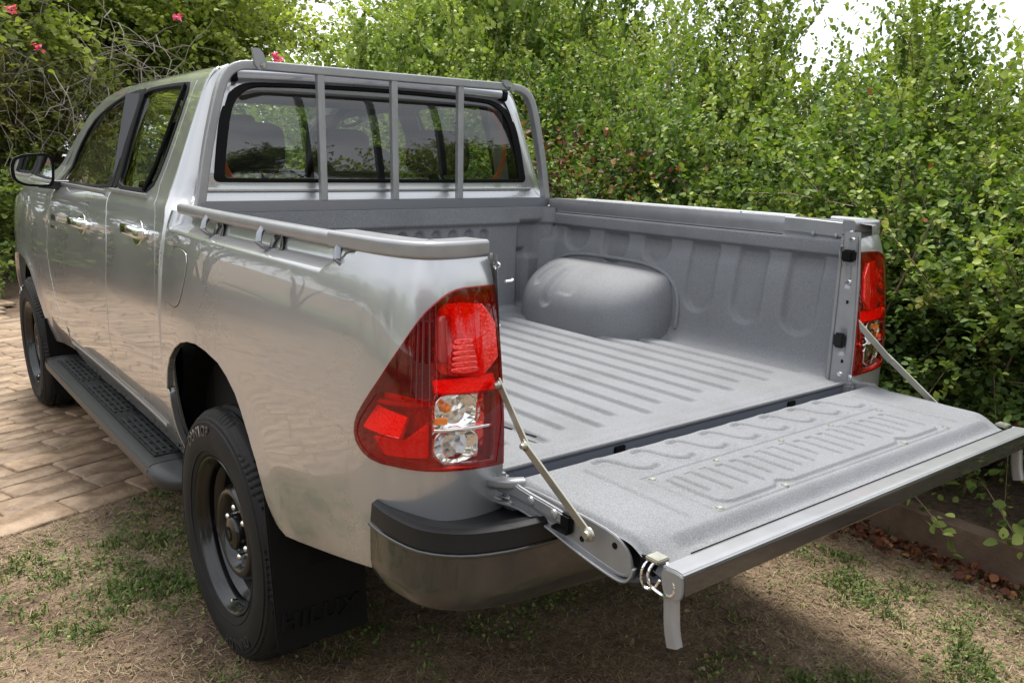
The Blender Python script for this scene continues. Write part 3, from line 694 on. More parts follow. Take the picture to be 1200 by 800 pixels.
# ------------------------------------------------------------------ bed rails, hooks, lamps, bumper
def rail_pts(u0, u1, n, inset, z):
    out = []
    for t in np.linspace(u0, u1, n):
        x, y = plan(t); nx, ny = plann(t); out.append((float(x+nx*inset), float(y+ny*inset), z))
    return out
rail = sweep('bed_rail', rail_pts(.345, 1.44, 24, .074, 1.322)[::-1], rrect(.036, .032, .012, 4), M_inner, TR)
cap = sweep('rail_end_cap', rail_pts(U0, .345, 40, .084, 1.3245), rrect(.074, .034, .008, 4), M_inner, TR)
for uc in (1.10, .695, .285):
    P = lambda du, dz, o: (np.array([float(q) for q in Sbed(uc+du, 1.27+dz, True)])-np.array([float(-Snorm(Sbed, np.array(uc), np.array(1.2))[0]), float(-Snorm(Sbed, np.array(uc), np.array(1.2))[1]), 0])*(o))
    hk = sweep('rope_hook', [P(.022, .052, -.004), P(.014, .036, .004), P(.004, .016, .006), P(-.002, .004, -.006), P(-.004, -.002, -.024)], rrect(.017, .009, .003), M_headboard, TR, up=(0, 0, 1))
    cup = [P(-.034+.030*math.cos(t), .038*math.sin(t)-.002, -.030) for t in np.linspace(0, math.pi, 12)]
    sweep('hook_cavity_shade', cup, rrect(.016, .006, .002), M_bumper, hk, up=(1, 0, 0))  # dark arc imitates the shade inside the round cavity beside each hook
# rear corner lock pin that shows beside the lamp
tube('lamp_pin', [(-.655, -.004, 1.262), (-.635, .0, 1.262), (-.632, .0, 1.264)], .0028, M_chrome, TR)
# ---- tail lamp
def SL(u, z): return Sbed(u, z, True)
LIGHT = RM(LIGHT)
lamp = panel('tail_lamp', ofs(LIGHT, .985), SL, M_maroon, TR, step=.02, rim=0, off=-.034)
# housing walls
hull = densify(ofs(LIGHT, .988), .015); Y = np.stack(SL(np.array([p[0] for p in hull]), np.array([p[1] for p in hull])), -1); Nn = Snorm(SL, np.array([p[0] for p in hull]), np.array([p[1] for p in hull]))
n = len(hull); V = list(map(tuple, Y+Nn*.001))+list(map(tuple, Y-Nn*.036)); F = [(i, (i+1) % n, n+(i+1) % n, n+i) for i in range(n)]
meshobj('lamp_wall', V, F, M_maroon, lamp, smooth=False)
CLR = [(-.004, 1.040), (-.030, 1.044), (-.138, 1.040), (-.131, .895), (-.02, .897), (.004, .918), (.004, 1.018)]
lens_out = ofs(LIGHT, .990)
panel('clear_lens', RM(CLR), SL, M_clearlens, lamp, step=.03, rim=0, off=.004)
panel('red_lens', lens_out, SL, M_redlens, lamp, holes=[RM(CLR)], step=.02, rim=.008, r=.003, off=.004)
panel('lens_border', lens_out, SL, M_dredlens, lamp, holes=[RM(chaikin([(-.148, 1.243), (-.114, 1.243), (-.071, 1.240), (-.035, 1.228), (-.006, 1.205), (.003, 1.13), (.006, 1.08), (.0, 1.05), (.005, 1.03), (.115, 1.045), (.150, 1.00), (.176, .960), (.176, .93), (.155, .908), (.12, .897), (.066, .896), (-.023, .890), (-.098, .889), (-.150, .888)], 1))], step=.02, rim=0, off=.0055)
def cell(name, outline, m, off, parent, tilt=(0, 0), rim=.012, dome=0.0):
    outline = RM(outline); c = np.array(outline).mean(0); R_ = np.abs(np.array(outline)-c).max()
    def S_(u, z):
        X, Y_, Z = SL(u, z); nx, ny = plann(u); d = tilt[0]*(u-c[0])+tilt[1]*(z-c[1])-dome*np.clip(1-((u-c[0])**2+(z-c[1])**2)/R_**2, 0, 1)
        return X+nx*d, Y_+ny*d, Z
    return panel(name, outline, S_, m, parent, step=.008, rim=rim, r=.003, off=off)
up_ = cell('brake_reflector', chaikin([(-.006, 1.205), (-.05, 1.222), (-.137, 1.215), (-.137, 1.078), (-.02, 1.078), (-.002, 1.10), (-.002, 1.16)], 1), M_red, -.012, lamp, tilt=(.25, 0), dome=.0)
cell('brake_facet', [(-.016, 1.195), (-.045, 1.195), (-.040, 1.11), (-.012, 1.11)], M_maroon, .004, up_, tilt=(-.5, 0))
cell('brake_facet', chaikin([(-.045, 1.150), (-.085, 1.150), (-.098, 1.10), (-.085, 1.082), (-.045, 1.082), (-.032, 1.10)], 1), M_red, .008, up_, dome=-.012)
cell('brake_facet', [(-.095, 1.205), (-.134, 1.205), (-.134, 1.09), (-.108, 1.09)], M_red, -.004, up_, tilt=(.12, 0))
for k in range(6): cell('lens_flute', [(-.066+(.019+.002*k)*math.cos(t), 1.146-k*.011+.0035*math.sin(t)) for t in np.linspace(0, 6.283, 14, endpoint=False)], M_red, .010, up_, dome=.0025, rim=.004)
for k, zz in enumerate((1.178, 1.150, 1.122, 1.094, 1.066, 1.040, 1.014)): cell('housing_louvre', [(.012+.028*k**.9-.02, zz), (.012+.028*k**.9-.026, zz+.004), (.0, zz+.010), (.0, zz+.006)], M_maroon, -.004, lamp, rim=.010)
cell('reflex_band', [(.0, 1.070), (-.143, 1.074), (-.143, 1.046), (-.004, 1.048)], M_red, -.004, lamp, tilt=(0, .3))
cell('side_reflector', [(.043, 1.170), (.012, 1.176), (.022, 1.136), (.036, 1.122), (.070, 1.126)], M_red, -.006, lamp, tilt=(0, .35))
cell('side_reflector', [(.080, 1.106), (.034, 1.114), (.028, 1.086), (.080, 1.085)], M_red, -.008, lamp, tilt=(0, .5))
cell('side_reflector', [(.112, 1.048), (.006, 1.060), (.006, 1.028), (.054, 1.004), (.121, 1.016)], M_red, -.010, lamp, tilt=(0, -.4))
cell('side_reflector', [(.140, 1.005), (.060, .992), (.068, .952), (.160, .960)], M_red, -.004, lamp, tilt=(0, .35))
cell('side_reflector', [(.148, .932), (.06, .938), (.012, .975), (.012, .905), (.124, .898)], M_red, -.014, lamp, tilt=(0, -.2))
cell('side_reflector', [(.0, 1.205), (.028, 1.182), (.018, 1.155), (.004, 1.165)], M_red, -.012, lamp, tilt=(0, .35))
cb = cell('reverse_reflector', ofs(CLR, .95), M_refl, -.024, lamp, rim=.0)
cell('cell_divider', [(-.002, .9668), (-.132, .9668), (-.132, .969), (-.002, .969)], M_refl, -.004, lamp, rim=.018)
for (uc, zc, r_) in ((-.055, 1.005, .030), (-.055, .931, .032)):
    cell('reflector_bowl', [(uc+r_*1.4*math.cos(t), zc+r_*math.sin(t)) for t in np.linspace(0, 6.283, 24, endpoint=False)], M_refl, -.014, lamp, dome=-.016, rim=.006)
p = np.array([float(q) for q in SL(-.070, 1.022)]); nn_ = Snorm(SL, np.array(-.070), np.array(1.022))
lathe('amber_bulb', [(-.010, .0005), (-.008, .006), (0, .010), (.012, .010), (.02, .006)], M_amber, lamp, 'y', tuple(p-nn_*.020), 16)
cell('amber_glint', [(-.005, .990), (-.032, .990), (-.032, .980), (-.005, .980)], M_amber, -.013, lamp, rim=.004)
# ---- bumper
_bp = np.array([(-.909, .100), (-.913, .055), (-.911, 0), (-.895, -.072), (-.845, -.13), (-.76, -.165), (-.60, -.182), (-.3, -.19), (0, -.192)])
_bd = _dense(_bp); _bd = np.concatenate([_bd, (_bd[::-1][1:]*np.array([-1, 1]))])
_bl = np.concatenate([[0], np.cumsum(np.linalg.norm(np.diff(_bd, axis=0), axis=1))])
def SBm(s, z):
    s = np.asarray(s, float); z = np.asarray(z, float)
    x = np.interp(s, _bl, _bd[:, 0]); y = np.interp(s, _bl, _bd[:, 1]); e = .01
    tx = np.interp(s+e, _bl, _bd[:, 0])-np.interp(s-e, _bl, _bd[:, 0]); ty = np.interp(s+e, _bl, _bd[:, 1])-np.interp(s-e, _bl, _bd[:, 1]); l = np.hypot(tx, ty)+1e-12
    nx, ny = -ty/l, tx/l
    d = .030*(np.clip((.70-z)/.07, 0, 1.3))**2+.004*ss(.775, .82, z)
    return x+nx*d, y+ny*d, z+0*s
BL = _bl[-1]
zb0 = lambda s: .665-.045*ss(.4, .9, s)-.0
low = [(s, float(.660-.04*ss(.35, .95, min(s, BL-s)))) for s in np.linspace(.005, BL-.005, 60)]
bum = panel('rear_bumper', low+[(s, .772) for s in np.linspace(BL-.005, .005, 60)], SBm, M_bumper, TR, step=.02, rim=.03, r=.006, flip=-1)
sweep('bumper_highlight_ridge', [tuple(float(q) for q in SBm(s, .7755)) for s in np.linspace(.005, BL-.005, 80)], rrect(.010, .008, .003), M_bumper, bum)
def topz(s):
    s = np.minimum(s, BL-s); return .818-.0*s-.035*ss(.62, .70, s)
panel('step_pad_face', [(s, .781) for s in np.linspace(.005, .66, 24)]+[(s, float(topz(np.array(s)))) for s in np.linspace(.66, .005, 40)], SBm, M_plast, bum, step=.02, rim=.0, flip=-1)
def padtop(a, b):
    s = .005+a*.655; x, y, z = SBm(s, topz(s)); cx = -.66; cy = .03
    tx = np.where(s < .30, np.maximum(x+.11, -.80), -.45-.0*s); px = x+(np.clip(x, -.86, -.40)*.0)
    ix = x+(cx-x)*b*.9; iy = y+(cy+.05-y)*b*.9; dip = .034*np.sin(np.clip(b*1.15, 0, 1)*math.pi*.5)
    z = topz(s)+.006*np.sin(np.clip(b*9, 0, 1)*math.pi)-dip*ss(.02, .4, b)
    return ix, iy, z
padg = grid('step_pad', 60, 20, padtop, M_plast, bum)
box('step_plate', (-.40, -.03, .757), (.75, .26, .03), M_plast, bum, bev=.01)
box('bumper_beam', (0, -.06, .70), (1.5, .2, .10), M_dark, bum, bev=.02)
# grooves moulded in the pad
for k in range(3): pass
# tail panel under the bed between the lamps (tailgate sill)
box('rear_sill', (0, .030, .795), (1.306, .050, .114), M_sill, TR, bev=.003); box('sill_ledge', (0, -.022, .795), (1.306, .054, .03), M_sill, TR, bev=.003)
for x in (-.34, .34): 
    cmp = box('sill_hole_shade', (x+.04, .003, .838), (.034, .008, .018), M_trimk, TR, bev=.002)  # black block stands in for the dark inside of a square hole
for s in (-1, 1): lathe('rubber_stop', [(-.006, .0005), (-.006, .014), (0, .018), (.004, .018)], M_rub, TR, 'y', (s*.648, -.050, .832), 16)
# ------------------------------------------------------------------ bed interior (sprayed liner)
FZ = .865
def ribs(x, y):
    pitch = .093; k = np.round(x/pitch); dx = np.abs(x-k*pitch)
    e0 = .135+.022*np.cos(k*math.pi)+.012*k*.5; e1 = 1.43
    w = .019
    inner = ss(w+.006, w-.006, dx)
    g_ = np.maximum(0, np.minimum(y-e0, e1-y)); return (1-inner)*0+inner*ss(-.01, .025, np.minimum(y-e0, e1-y))
def wheelcut(x, y): return 0*x
def floor_f(a, b):
    x = (a*2-1)*(.652+.05*ss(.02, .12, .015+b*1.49)); y = .015+b*1.49
    z = FZ-.012*ribs(x, y)
    z = z-.004*ss(.072, .066, y)+.0*x
    z = z-.006*ss(.022, .015, y)
    z = z-.003*np.exp(-((y-.085)/.006)**2)
    return x, y, z
bed_floor = grid('bed_floor', 420, 120, floor_f, M_liner, TR)
fr = [(-.655, .010, FZ-.006), (.655, .010, FZ-.006)]
sweep('floor_edge', fr, rrect(.016, .010, .004), M_liner, TR)
for x0, y0, x1, y1 in ((-.481, .26, -.470, .20), (-.4655, .165, -.458, .122)):
    sweep('drain_slot', [(x0, y0, FZ+.0005), (x1, y1, FZ+.0005)], rrect(.008, .002, .0005, 1), M_dark, TR)
EMB = [(1.27, 1.41, 1.13), (1.04, 1.18, 1.10), (.82, .95, 1.12), (.59, .715, .975), (.385, .50, .968), (.175, .295, .965)]
def wallx(y, z):
    prof = pchip([.855, .862, .875, .90, .95, 1.05, 1.15, 1.20, 1.222, 1.232, 1.27, 1.279, 1.285, 1.30], [.655, .668, .688, .703, .712, .722, .735, .748, .748, .732, .730, .736, .742, .742])
    x = prof(z)
    for a, b, zb in EMB:
        c = (a+b)/2; h = (b-a)/2; r = h
        # rounded-bottom recess
        zc = zb+r; d = np.where(z > zc, np.abs(y-c)-h, np.hypot(y-c, z-zc)-r)
        x = x+.019*ss(.008, -.009, d)*ss(1.226, 1.205, z)
    # fillet to the front wall
    x = x-.05*ss(1.44, 1.53, y)**2*ss(1.225, 1.21, z)
    x = x-(x-.654)*ss(.118, .062, y)
    return x
bed_wall = grid('bed_side_liner', 240, 120, lambda a, b: (wallx(.052+a*1.468, .856+b*(1.30-.856)), .052+a*1.468, .856+b*(1.30-.856)), M_liner, TR)
# superquadric wheel box
def sgnp(v, p): return np.sign(v)*np.abs(v)**p
def arch_f(a, b, cx=.80, sgn=1):
    th = math.pi*a; ph = math.pi/2*b
    ct, st = np.cos(th), np.sin(th); cp, sp = np.cos(ph), np.sin(ph)
    Y0 = 1.125; ex = .55
    y = Y0+.368*sgnp(ct, .60)*(1-.10*sp**2); x = cx-(.335-.12*sp**2)*sgnp(st, .58)*cp**.42; z = FZ+0*x
    # rounded profile over the top
    yy = (y-Y0)/.365
    z = FZ-.03+.262*sp**.50*(1-.06*np.abs(yy)**4)
    # three pressed J grooves
    for k, (gy, zl) in enumerate(((1.315, 1.0), (1.215, .93), (1.105, .985))):
        lip = (x < .66)
        gd = np.hypot((y-gy)/1.0, np.maximum(0, zl-z)*1.0)
        g_ = ss(.030, .018, np.hypot(y-gy, np.maximum(0, zl+.03-z)))*ss(1.097, 1.06, z); x = x+.014*g_; z = z-.006*g_
    return x, y, z
wheel_box = grid('wheel_arch_box', 150, 60, arch_f, M_liner, TR)
seam = []
for t in np.linspace(0.02, math.pi-.02, 60):
    yy = 1.115+.385*float(sgnp(np.array(math.cos(t)), .55)); zz = FZ+.255*math.sin(t)**.50*1.0
    seam.append((float(np.interp(zz, [.865, .9, 1.0, 1.12], [.676, .702, .716, .730])), yy, zz))
sweep('arch_seam', seam, circ(.008, 8), M_liner, wheel_box, up=(1, 0, 0))
# front wall
def fwall(a, b):
    x = (a*2-1)*.735; z = .856+b*(1.298-.856)
    y = 1.515+0*x
    for c in list(np.arange(-.46, .47, .0775)):
        h = .020; zt = 1.19; zb_ = .895; d = np.where(z > zt, np.hypot(x-c, z-zt)-h, np.where(z < zb_, np.hypot(x-c, z-zb_)-h, np.abs(x-c)-h)); y = y+.014*ss(.006, -.008, d)
    for s in (-1, 1):
        X = x*s
        d = np.maximum(np.abs(X-.625)-.055-.0*z, np.abs(z-1.165)-.075); y = y+.022*ss(.012, -.016, d)
        d2 = np.maximum(np.abs(X-.592)-.024, np.abs(z-1.0)-.12); y = y+.022*ss(.012, -.014, d2)
    y = y-.016*ss(1.222, 1.236, z)
    y = y-.03*ss(.885, .86, z)
    y = y-.03*ss(.69, .735, np.abs(x))
    return x, y, z
bed_front = grid('bed_front_liner', 340, 80, fwall, M_liner, TR)
# rail top on the right: painted flange with inner lip, cap piece at the rear
def rtop(a, b):
    y = .0+b*1.515; X0 = np.interp(y, [0, .1, .3, 1.0, 1.52], [.660, .742, .742, .742, .742]); Xo = np.interp(y, [0, .03, .09, .2, .5, 1.5], [.70, .81, .842, .854, .862, .864])
    t = a; x = X0+(Xo-X0)*t; z = 1.335-.004*t-.028*ss(.9, 1, t)**1; return x, y, z
rt = grid('bed_rail_top', 14, 40, rtop, M_inner, TR)
def rlip(a, b):
    y = .03+b*1.485; z = 1.335-a*.052; return .742-.004*np.sin(a*math.pi)+0*y, y, z
rl = grid('bed_rail_lip', 8, 30, rlip, M_inner, rt)
sweep('rail_groove', [(.7385, .33, 1.277), (.7385, 1.50, 1.277)], rrect(.008, .006, .002), M_trimk, rt)
sweep('rail_corner_plate', smoothpath([(.739, .325, 1.312), (.738, .26, 1.312), (.737, .12, 1.308), (.735, .03, 1.306)], 4), rrect(.008, .045, .003), M_inner, rt)
for y in (.215, .135): bolt('rail_bolt', (.7355, y, 1.288), 'x', -.0052, -.004, M_inner, rt) if False else lathe('rail_bolt', [(0, .007), (-.004, .006), (-.005, .0005)], M_inner, rt, 'x', (.733, y, 1.290), 10)
lathe('rail_bolt', [(0, .004), (.003, .003), (.003, .0004)], M_trimk, rt, 'z', (.80, .55, 1.333), 8)
capR = sweep('rail_end_cap', [(-p[0]*1.0, p[1], p[2]+.004) for p in rail_pts(U0, .20, 24, .074, 1.322)], rrect(.050, .034, .010, 4), M_inner, TR)
# ---- right jamb with its fittings (and the left one, seen from the other side)
def jamb(s):
    pts = [(.655, .085, 1.30), (.70, .03, 1.312), (.742, -.004, 1.30)]
    def f(a, b):
        z = .835+b*(1.312-.835); xo = .664+0*z; yo = np.interp(z, [.835, .95, 1.05, 1.18, 1.26, 1.312], [-.013, -.013, -.009, .0, .008, .014])
        x = xo-.016*a; y = yo+(.058-yo)*a
        x = x-.006*ss(.10, .2, a)*ss(1, .86, a)
        x = x+.005*ss(.16, .10, np.abs(a-.55))*(ss(.055, .04, np.abs(z-1.20))+ss(.045, .03, np.abs(z-.985)))
        return s*x, y, z
    j = grid('tailgate_jamb', 24, 80, f, M_inner, TR); return j
jr = jamb(1); jl = jamb(-1)
for s, jx in ((1, jr), (-1, jl)):
    sweep('jamb_edge', [(s*.648, .060, .85), (s*.648, .060, 1.29)], rrect(.010, .012, .004), M_inner, jx)
    if s > 0: sweep('jamb_flange', [(s*.661, .014, 1.30), (s*.661, .004, 1.18), (s*.661, -.004, 1.05), (s*.661, -.008, .95), (s*.661, -.008, .85)], rrect(.008, .007, .003), M_inner, jx, up=(0, 1, 0))
    if s > 0: box('striker', (s*.640, .030, 1.243), (.030, .036, .034), M_trimk, jx, bev=.005); box('striker_plate', (s*.652, .032, 1.25), (.008, .040, .075), M_inner, jx, bev=.003)
    if s > 0: tube('striker_wire', [(s*.645, .055, 1.268), (s*.628, .050, 1.268), (s*.628, .050, 1.215), (s*.645, .055, 1.215)], .003, M_zinc, jx)
    for y, z in ((.032, 1.290), (.028, 1.165), (.024, .885)): lathe('jamb_bolt', [(0, .009), (-s*.003, .008), (-s*.003, .006), (-s*.008, .0055), (-s*.008, .0005)], M_chrome, jx, 'x', (s*.652, y, z), 12)
    for y, z in ((.026, 1.105), (.022, .925)): lathe('jamb_hole', [(0, .0055), (-s*.001, .0055), (-s*.001, .0005)], M_dark, jx, 'x', (s*.6505, y, z), 10)
    if s > 0: box('rubber_buffer', (s*.646, .034, .988), (.022, .034, .044), M_rub, jx, bev=.006)
    sweep('jamb_crease', [(s*.652, .048, 1.03), (s*.658, .004, 1.033)], rrect(.003, .004, .001, 1), M_dark, jx)
    box('jamb_foot', (s*.656, .012, .842), (.028, .070, .040), M_inner, jx, bev=.008)
# ------------------------------------------------------------------ tailgate, folded down
TGX = .668
tg = None
def tg_top(a, b):
    x = (a*2-1)*.664; y = -.058-b*.412
    ax_ = np.abs(x); z = .868+0*x
    # round over the sides and the hinge edge
    z = z-.014*ss(.640, .664, ax_)**2
    z = z-.010*ss(-.076, -.058, y)**2
    # slope down to the outer strip
    w = ss(.615, .580, ax_)
    z = z-.021*ss(-.420, -.454, y)*w-.021*(1-w)*ss(-.385, -.466, y)
    z = z-.012*ss(.60, .66, ax_)*ss(-.37, -.455, y)
    # raised pad with scalloped outline, thin pressed lines inside it
    px = np.abs(x); sc = -.398+.018*np.exp(-((px-.235)/.018)**2); r_ = .035
    qx = px-(.422-r_); qy = np.abs(y-(-.242+sc)/2)-((-.242-sc)/2-r_)
    dpad = np.hypot(np.maximum(qx, 0), np.maximum(qy, 0))+np.minimum(np.maximum(qx, qy), 0)-r_
    z = z+.0065*ss(.004, -.004, dpad)
    def seg(ax0, ay0, bx, by):
        dx, dy = bx-ax0, by-ay0; t = np.clip(((x-ax0)*dx+(y-ay0)*dy)/(dx*dx+dy*dy), 0, 1); return np.hypot(x-ax0-t*dx, y-ay0-t*dy)
    for k in range(18):
        c = -.396+k*.0466; y1 = -.250-.010*((k // 3) % 2); y0 = y1-.108+.02*(k % 4 == 0)
        d = np.minimum(seg(c, y1, c, y0), seg(c-.016, y1+.001, c, y1)); z = z-.0062*np.exp(-(d/.0042)**2)+.0012*np.exp(-((x-c-.010)/.006)**2)*ss(y0, y0+.01, y)*ss(y1, y1-.01, y)
    # row of S-shaped pressings near the hinge
    for k in range(8):
        c = -.452+k*.1165; pth_ = smoothpath([(c-.020, -.094, 0), (c+.002, -.090, 0), (c+.017, -.108, 0), (c+.026, -.140, 0), (c+.040, -.170, 0), (c+.064, -.182, 0), (c+.086, -.174, 0)], 3)
        d = 9+0*x
        for p_, q_ in zip(pth_[:-1], pth_[1:]): d = np.minimum(d, seg(p_[0], p_[1], q_[0], q_[1]))
        z = z-.0060*np.exp(-(d/.0058)**2)+.0028*np.exp(-(((d-.014))/.008)**2)
    # seam of the access panel and side beads
    dx_ = np.abs(px-.452); ds = np.where((y < -.212) & (y > -.412), dx_, 9); ds = np.minimum(ds, np.where(px < .452, np.minimum(np.abs(y+.212), np.abs(y+.412)), 9))
    z = z-.0036*np.exp(-(ds/.0026)**2)
    z = z-.0058*np.exp(-((px-.515)/.0065)**2)*ss(-.10, -.115, y)*ss(-.405, -.39, y)
    return x, y, z
tg = grid('tailgate', 500, 180, tg_top, M_liner, TR)
# outer beam with flat strip on top and glossy face, coloured dark to imitate reflections
beam = [(-.4705, .8485), (-.500, .8505), (-.513, .8485), (-.519, .842), (-.520, .814), (-.513, .807), (-.49, .806), (-.4705, .812)]
prism('tailgate_beam', beam, 'x', -TGX-.002, TGX+.002, M_inner, tg, bev=.002)
face = [(-.5155, .8475), (-.5195, .841), (-.5205, .814), (-.5135, .8065)]
V = []; F = []
for i, x in enumerate((-TGX-.0025, TGX+.0025)):
    for y, z in face: V.append((x, y-.0012, z))
for q in range(len(face)-1): F.append((q, q+1, len(face)+q+1, len(face)+q))
sharp(meshobj('beam_face', V, F, M_bumper, tg), 60)
tube('strip_seam', [(-.60, -.4712, .8500), (.60, -.4712, .8500)], .0012, M_dark, tg, n=6)
# underside skin
skin = smoothpath([(-.013, .803), (-.06, .812), (-.102, .815), (-.177, .809), (-.276, .792), (-.355, .783), (-.40, .786), (-.43, .80), (-.46, .81)], 3)
V = []; F = []
for i in range(2):
    for p in skin: V.append(((-TGX, TGX)[i], p[0], p[1]))
n = len(skin); F = [(i, i+1, n+i+1, n+i) for i in range(n-1)]; meshobj('outer_skin', V, F, M_paint, tg)
# side plates with lower flange
plate = chaikin([(-.052, .850), (-.07, .858), (-.116, .864), (-.174, .865), (-.317, .862), (-.365, .855), (-.392, .838), (-.402, .811), (-.396, .793), (-.376, .786), (-.355, .783), (-.276, .791), (-.177, .808), (-.102, .815), (-.05, .812)], 1)
for s in (-1, 1):
    pl_ = prism('side_plate', plate, 'x', s*TGX, s*(TGX-.006), M_inner, tg, bev=.0015)
    fp = smoothpath([(s*(TGX+.004), -.012, .803), (s*(TGX+.004), -.06, .811), (s*(TGX+.004), -.102, .8145), (s*(TGX+.004), -.177, .808), (s*(TGX+.004), -.276, .791), (s*(TGX+.004), -.355, .782), (s*(TGX+.004), -.388, .784), (s*(TGX+.003), -.402, .797), (s*(TGX+.002), -.408, .815)], 4)
    sweep('plate_flange', fp, rrect(.012, .005, .002), M_inner, tg)
    sweep('plate_flange', [(p[0]-s*.006, p[1]+.004, p[2]+.009) for p in fp[:-5]], rrect(.006, .003, .001), M_inner, tg)
    # hinge arm
    prism('hinge_arm', chaikin([(-.010, .858), (-.028, .866), (-.075, .868), (-.10, .862), (-.20, .858), (-.236, .854), (-.244, .843), (-.236, .832), (-.20, .832), (-.10, .838), (-.06, .836), (-.012, .826)], 1), 'x', s*(TGX+.001), s*(TGX+.012), M_inner, tg, bev=.003)
    sweep('hinge_block', smoothpath([(s*.69, -.014, .852), (s*.688, -.04, .857), (s*.676, -.068, .862), (s*.655, -.082, .863)], 3), rrect(.024, .020, .006), M_inner, tg)
    for y, z in ((-.135, .848), (-.205, .846)): lathe('hinge_bolt', [(0, .010), (s*.003, .009), (s*.005, .005), (s*.005, .0005)], M_inner, tg, 'x', (s*(TGX+.012), y, z), 14)
    for y, z, r_ in ((-.268, .845, .009), (-.272, .818, .0055), (-.357, .838, .006)): lathe('plate_hole', [(0, r_), (s*.0012, r_), (s*.0012, .0005)], M_dark, tg, 'x', (s*(TGX+.0005), y, z), 14)
    box('latch', (s*(TGX+.006), -.235, .838), (.014, .030, .036), M_trimk, tg, bev=.004)
    box('latch_hook', (s*(TGX+.010), -.225, .822), (.018, .045, .007), M_trimk, tg, bev=.002)
    # folding stay: two flat links
    A = Vector((s*.683, -.030, 1.060)); Bm = Vector((s*.695, -.135, .965)); Cc = Vector((s*.686, -.312, .848))
    if s > 0: A = Vector((.660, .010, 1.063)); Bm = Vector((.690, -.101, .953)); Cc = Vector((.690, -.272, .834))
    for P0, P1, o_ in ((A, Bm, 0), (Bm, Cc, .004)):
        d = (P1-P0).normalized(); ov = Vector((s*o_, 0, 0)); sweep('stay', [P0-d*.010+ov, P1+d*.010+ov], rrect(.004, .020, .0015, 1), M_zinc, tg, up=(0, -d.z, d.y) if True else (0, 0, 1))
    for q, r_ in ((A, .009), (Bm, .010), (Cc, .014)):
        lathe('stay_rivet', [(0, r_), (s*.004, r_*.95), (s*.007, r_*.6), (s*.011, r_*.5), (s*.011, .0005)], M_zinc, tg, 'x', (q.x+s*.003, q.y, q.z), 16)
    # end plate, leg and wire loop of the outer beam
    prism('beam_end', chaikin([(-.470, .846), (-.508, .8490), (-.519, .845), (-.521, .816), (-.512, .800), (-.485, .797), (-.474, .812)], 1), 'x', s*(TGX+.002), s*(TGX+.006), M_inner, tg, bev=.0015)
    lg = sweep('prop_leg', smoothpath([(s*.662, -.486, .815), (s*.662, -.489, .78), (s*.664, -.495, .74), (s*.664, -.503, .712)], 3), rrect(.020, .026, .006), M_inner, tg, up=(0, 1, 0))
    tube('wire_loop', smoothpath([(s*.652, -.452, .846), (s*.676, -.452, .842), (s*.684, -.452, .826), (s*.680, -.456, .808), (s*.676, -.478, .800), (s*.674, -.498, .806), (s*.672, -.500, .826), (s*.668, -.482, .842), (s*.658, -.470, .848)], 4), .0028, M_chrome, tg, n=8)
    tube('wire_loop', smoothpath([(s*.654, -.440, .846), (s*.677, -.437, .838), (s*.683, -.436, .815), (s*.681, -.446, .800), (s*.677, -.462, .806), (s*.675, -.470, .822)], 4), .0026, M_chrome, tg, n=8)
    box('loop_bracket', (s*.658, -.448, .848), (.03, .03, .008), M_zinc, tg, bev=.002)
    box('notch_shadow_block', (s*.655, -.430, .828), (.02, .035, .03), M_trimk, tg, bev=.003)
for x, y in ((-.436, -.226), (-.438, -.400), (-.236, -.228), (-.235, -.402), (0, -.228), (.205, -.228), (.235, -.402), (.436, -.226), (.438, -.400)):
    lathe('panel_screw', [(0, .008), (.0025, .007), (.0025, .003), (.0015, .0004)], M_zinc, tg, 'z', (x, y, .8675), 12)
# ------------------------------------------------------------------ headboard frame behind the cab
hp = [(-.748, 1.552, 1.305), (-.735, 1.552, 1.38), (-.708, 1.552, 1.52), (-.672, 1.552, 1.66), (-.650, 1.552, 1.722), (-.625, 1.552, 1.758), (-.585, 1.552, 1.778), (-.52, 1.552, 1.782)]
hp = smoothpath(hp, 3); path = hp+[(-p[0], p[1], p[2]) for p in hp[::-1]]
hb = sweep('headboard', path, rrect(.030, .036, .005, 2), M_inner, TR, up=(0, 1, 0), ang=50)
box('lower_rail', (0, 1.548, 1.317), (1.50, .03, .040), M_headboard, hb, bev=.004)
box('lower_ledge', (0, 1.535, 1.2965), (1.50, .03, .006), M_inner, hb, bev=.002)
for x in (-.303, -.008, .288): sweep('upright_bar', [(x, 1.549, 1.330), (x-.003*(x < 0), 1.549, 1.768)], rrect(.027, .024, .004), M_inner, hb, up=(0, 1, 0))
for s in (-1, 1):
    if s < 0: b_ = prism('bracket', [(-.556, 1.835), (-.528, 1.836), (-.515, 1.822), (-.500, 1.788), (-.520, 1.768), (-.535, 1.766), (-.548, 1.785)], 'y', 1.528, 1.536, M_inner, hb, bev=.002)
    else: b_ = prism('bracket', [(.478, 1.806), (.506, 1.808), (.545, 1.792), (.556, 1.776), (.53, 1.762), (.49, 1.785)], 'y', 1.528, 1.536, M_inner, hb, bev=.002)
    lathe('bracket_bolt', [(0, .010), (-.004, .009), (-.004, .006), (-.009, .005), (-.009, .0005)], M_zinc, b_, 'y', (s*.519, 1.528, 1.781), 6)
